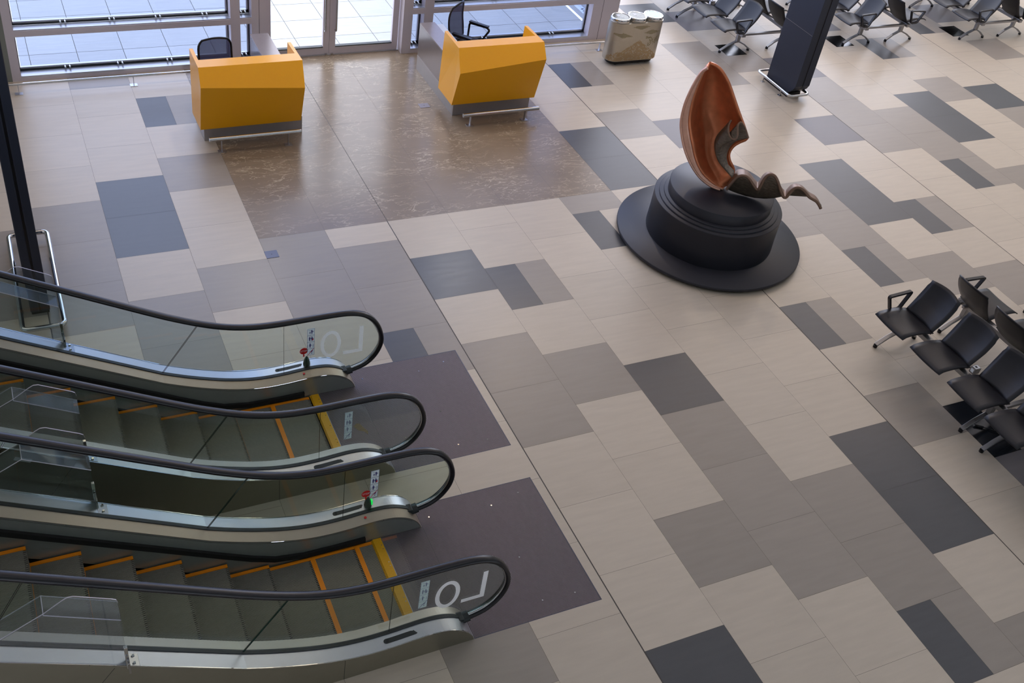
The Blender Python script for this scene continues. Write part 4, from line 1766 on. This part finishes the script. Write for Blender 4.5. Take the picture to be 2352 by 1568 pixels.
OL = [(-0.600, 2.373), (-0.65, 2.316), (-0.684, 2.218), (-0.728, 2.013), (-0.75, 1.809), (-0.737, 1.585), (-0.681, 1.41), (-0.601, 1.24), (-0.49, 1.076), (-0.352, 0.933), (-0.226, 0.855), (-0.099, 0.815), (0.015, 0.812)]
ORR = [(-0.590, 2.373), (-0.507, 2.362), (-0.423, 2.316), (-0.325, 2.216), (-0.248, 2.11), (-0.142, 1.945), (-0.038, 1.79), (0.067, 1.634), (0.115, 1.53), (0.045, 1.46), (-0.02, 1.38), (-0.045, 1.27), (-0.01, 1.17), (0.07, 1.07), (0.09, .95), (0.06, .845)]
NR, NC = 60, 34
A = resample(OL, NR)
Bq = resample(ORR, NR)
rows, lip = [], []
for i in range(NR):
    t = i / (NR - 1)
    env = math.sin(math.pi * min(1, t * 1.05 + .02)) ** .6
    r = []
    for j in range(NC):
        u = j / (NC - 1)
        p = A[i] * (1 - u) + Bq[i] * u
        dep = -.34 * env * math.sin(math.pi * u ** .8) ** .75
        dep = dep * min(1, max(0, (u - .13) / .12)) + (.03 if u < .16 else 0)
        dep += .035 * env * math.exp(-((u - .30) / .05) ** 2) * max(0, t - .35) * 2
        dep += .05 * (1 - u) - .06 * u
        r.append(SP(p.x, p.y, dep))
    rows.append(r)
b = MB()
b.grid([r[4:] for r in rows], M['bronze'])
b.build('leaf_bowl', scu, solid=.035, offset=0)
b = MB()
b.grid([r[:5] for r in rows], M['bronzel'])
b.build('leaf_flange', scu, solid=.035, offset=0)
b = MB()
edge = [r[0] for r in rows]
b.sweep(edge[:-1], [(.020 * math.cos(k * math.pi / 5), .034 * math.sin(k * math.pi / 5)) for k in range(10)], tuple(EN), M['bronzel'])
b.build('leaf_lip', scu)
b = MB()
b.sweep([r[-1] for r in rows][:36], [(.014 * math.cos(k * math.pi / 4), .02 * math.sin(k * math.pi / 4)) for k in range(8)], tuple(EN), M['bronze'])
b.build('leaf_edge', scu)
# curl
CL = [(-0.146, 1.753), (-0.198, 1.631), (-0.25, 1.507), (-0.256, 1.395), (-0.214, 1.284), (-0.144, 1.208), (-0.043, 1.155), (0.078, 1.079)]
CR = [(0.125, 1.555), (0.01, 1.497), (-0.045, 1.432), (-0.073, 1.355), (-0.071, 1.258), (-0.038, 1.184), (0.017, 1.117), (0.087, 1.068)]
CT = [(-0.146, 1.753), (-0.153, 1.698), (-0.118, 1.628), (-0.065, 1.59), (-0.02, 1.603), (-0.016, 1.658), (-0.045, 1.743), (-0.028, 1.782), (0.025, 1.724), (0.125, 1.555)]
NR2, NC2 = 30, 40
a_, c_, t_ = resample(CL, NR2), resample(CR, NR2), resample(CT, NC2)
rows = []
for i in range(NR2):
    v = i / (NR2 - 1)
    r = []
    for j in range(NC2):
        u = j / (NC2 - 1)
        base = a_[i] * (1 - u) + c_[i] * u
        top0 = a_[0] * (1 - u) + c_[0] * u
        off = (t_[j] - top0) * max(0, 1 - v * 1.6) ** 1.5
        p = base + off
        d = .06 + .13 * math.sin(math.pi * u) + .07 * math.sin(2 * math.pi * u) * (1 - v) - .10 * u * (1 - v) - .05 * (1 - u)
        r.append(SP(p.x, p.y, d))
    rows.append(r)
b = MB()
b.grid(rows, M['bronzed'])
b.build('inner_curl', scu, solid=.02, offset=0)
b = MB()
b.sweep(rows[0], [(.013 * math.cos(k * math.pi / 4), .013 * math.sin(k * math.pi / 4)) for k in range(8)], tuple(EN), M['bronzer'])
b.build('curl_rim', scu)
# wavy tail
TW = [(0.061, 0.880), (0.089, 0.965), (0.119, 1.039), (0.152, 1.10), (0.216, 1.136), (0.283, 1.119), (0.351, 1.055), (0.427, 0.99), (0.451, 1.03), (0.468, 1.153), (0.496, 1.225), (0.535, 1.252), (0.585, 1.242), (0.645, 1.175), (0.704, 1.078), (0.771, 0.99), (0.807, 0.995), (0.831, 1.08), (0.864, 1.147), (0.918, 1.171), (0.985, 1.15), (1.069, 1.085), (1.126, 1.065), (1.183, 1.045), (1.237, 0.995), (1.259, 0.966)]
TBt = [(0.06, .838), (0.107, 0.825), (0.188, 0.814), (0.316, 0.806), (0.439, 0.815), (0.557, 0.839), (0.669, 0.882), (0.774, 0.945), (0.837, 0.975), (0.94, 1.000), (1.088, 1.035), (1.148, 1.038), (1.216, 0.995), (1.259, 0.957)]


def interp(T, s):
    for (a, z0), (c, z1) in zip(T, T[1:]):
        if a <= s <= c:
            return z0 + (z1 - z0) * (s - a) / (c - a)
    return T[0][1] if s < T[0][0] else T[-1][1]


NT = 120
tw = resample(TW, NT)
rows = []
for k in range(9):
    v = k / 8
    r = []
    for i, p in enumerate(tw):
        sb = min(max(p.x, .06), 1.259)
        zb = min(interp(TBt, sb), p.y)
        z = p.y * (1 - v) + zb * v
        zc = interp(TBt, sb) + .12
        d = .16 - .10 * v + .35 * (p.y - zc) * (1 - v) * v - .02 * i / NT
        r.append(SP(p.x * (1 - v) + sb * v, z, d))
    rows.append(r)
b = MB()
b.grid(rows, M['bronzed'])
b.build('tail_skirt', scu, solid=.012, offset=0)
rows = []
for k in range(6):
    v = k / 5
    taper = 1 - v * .5
    r = []
    for i, p in enumerate(tw):
        zl = interp(TBt, min(max(p.x, .06), 1.259))
        r.append(SP(p.x - .02 * v, zl + (p.y - zl) * (1 - .25 * v), .16 - .34 * v * (1 - .6 * i / NT)))
    rows.append(r)
b = MB()
b.grid(rows, M['bronzer'])
b.build('tail_ribbon', scu, solid=.012, offset=0)
b = MB()
path = [SP(p.x, p.y, .165 - .02 * i / NT) for i, p in enumerate(tw)]
P_ = [Vector(p) for p in path]
prof = [(.020 * math.cos(k * math.pi / 4), .016 * math.sin(k * math.pi / 4)) for k in range(8)]
b.sweep(path, prof, tuple(EN), M['bronzer'])
b.build('tail_rim', scu)
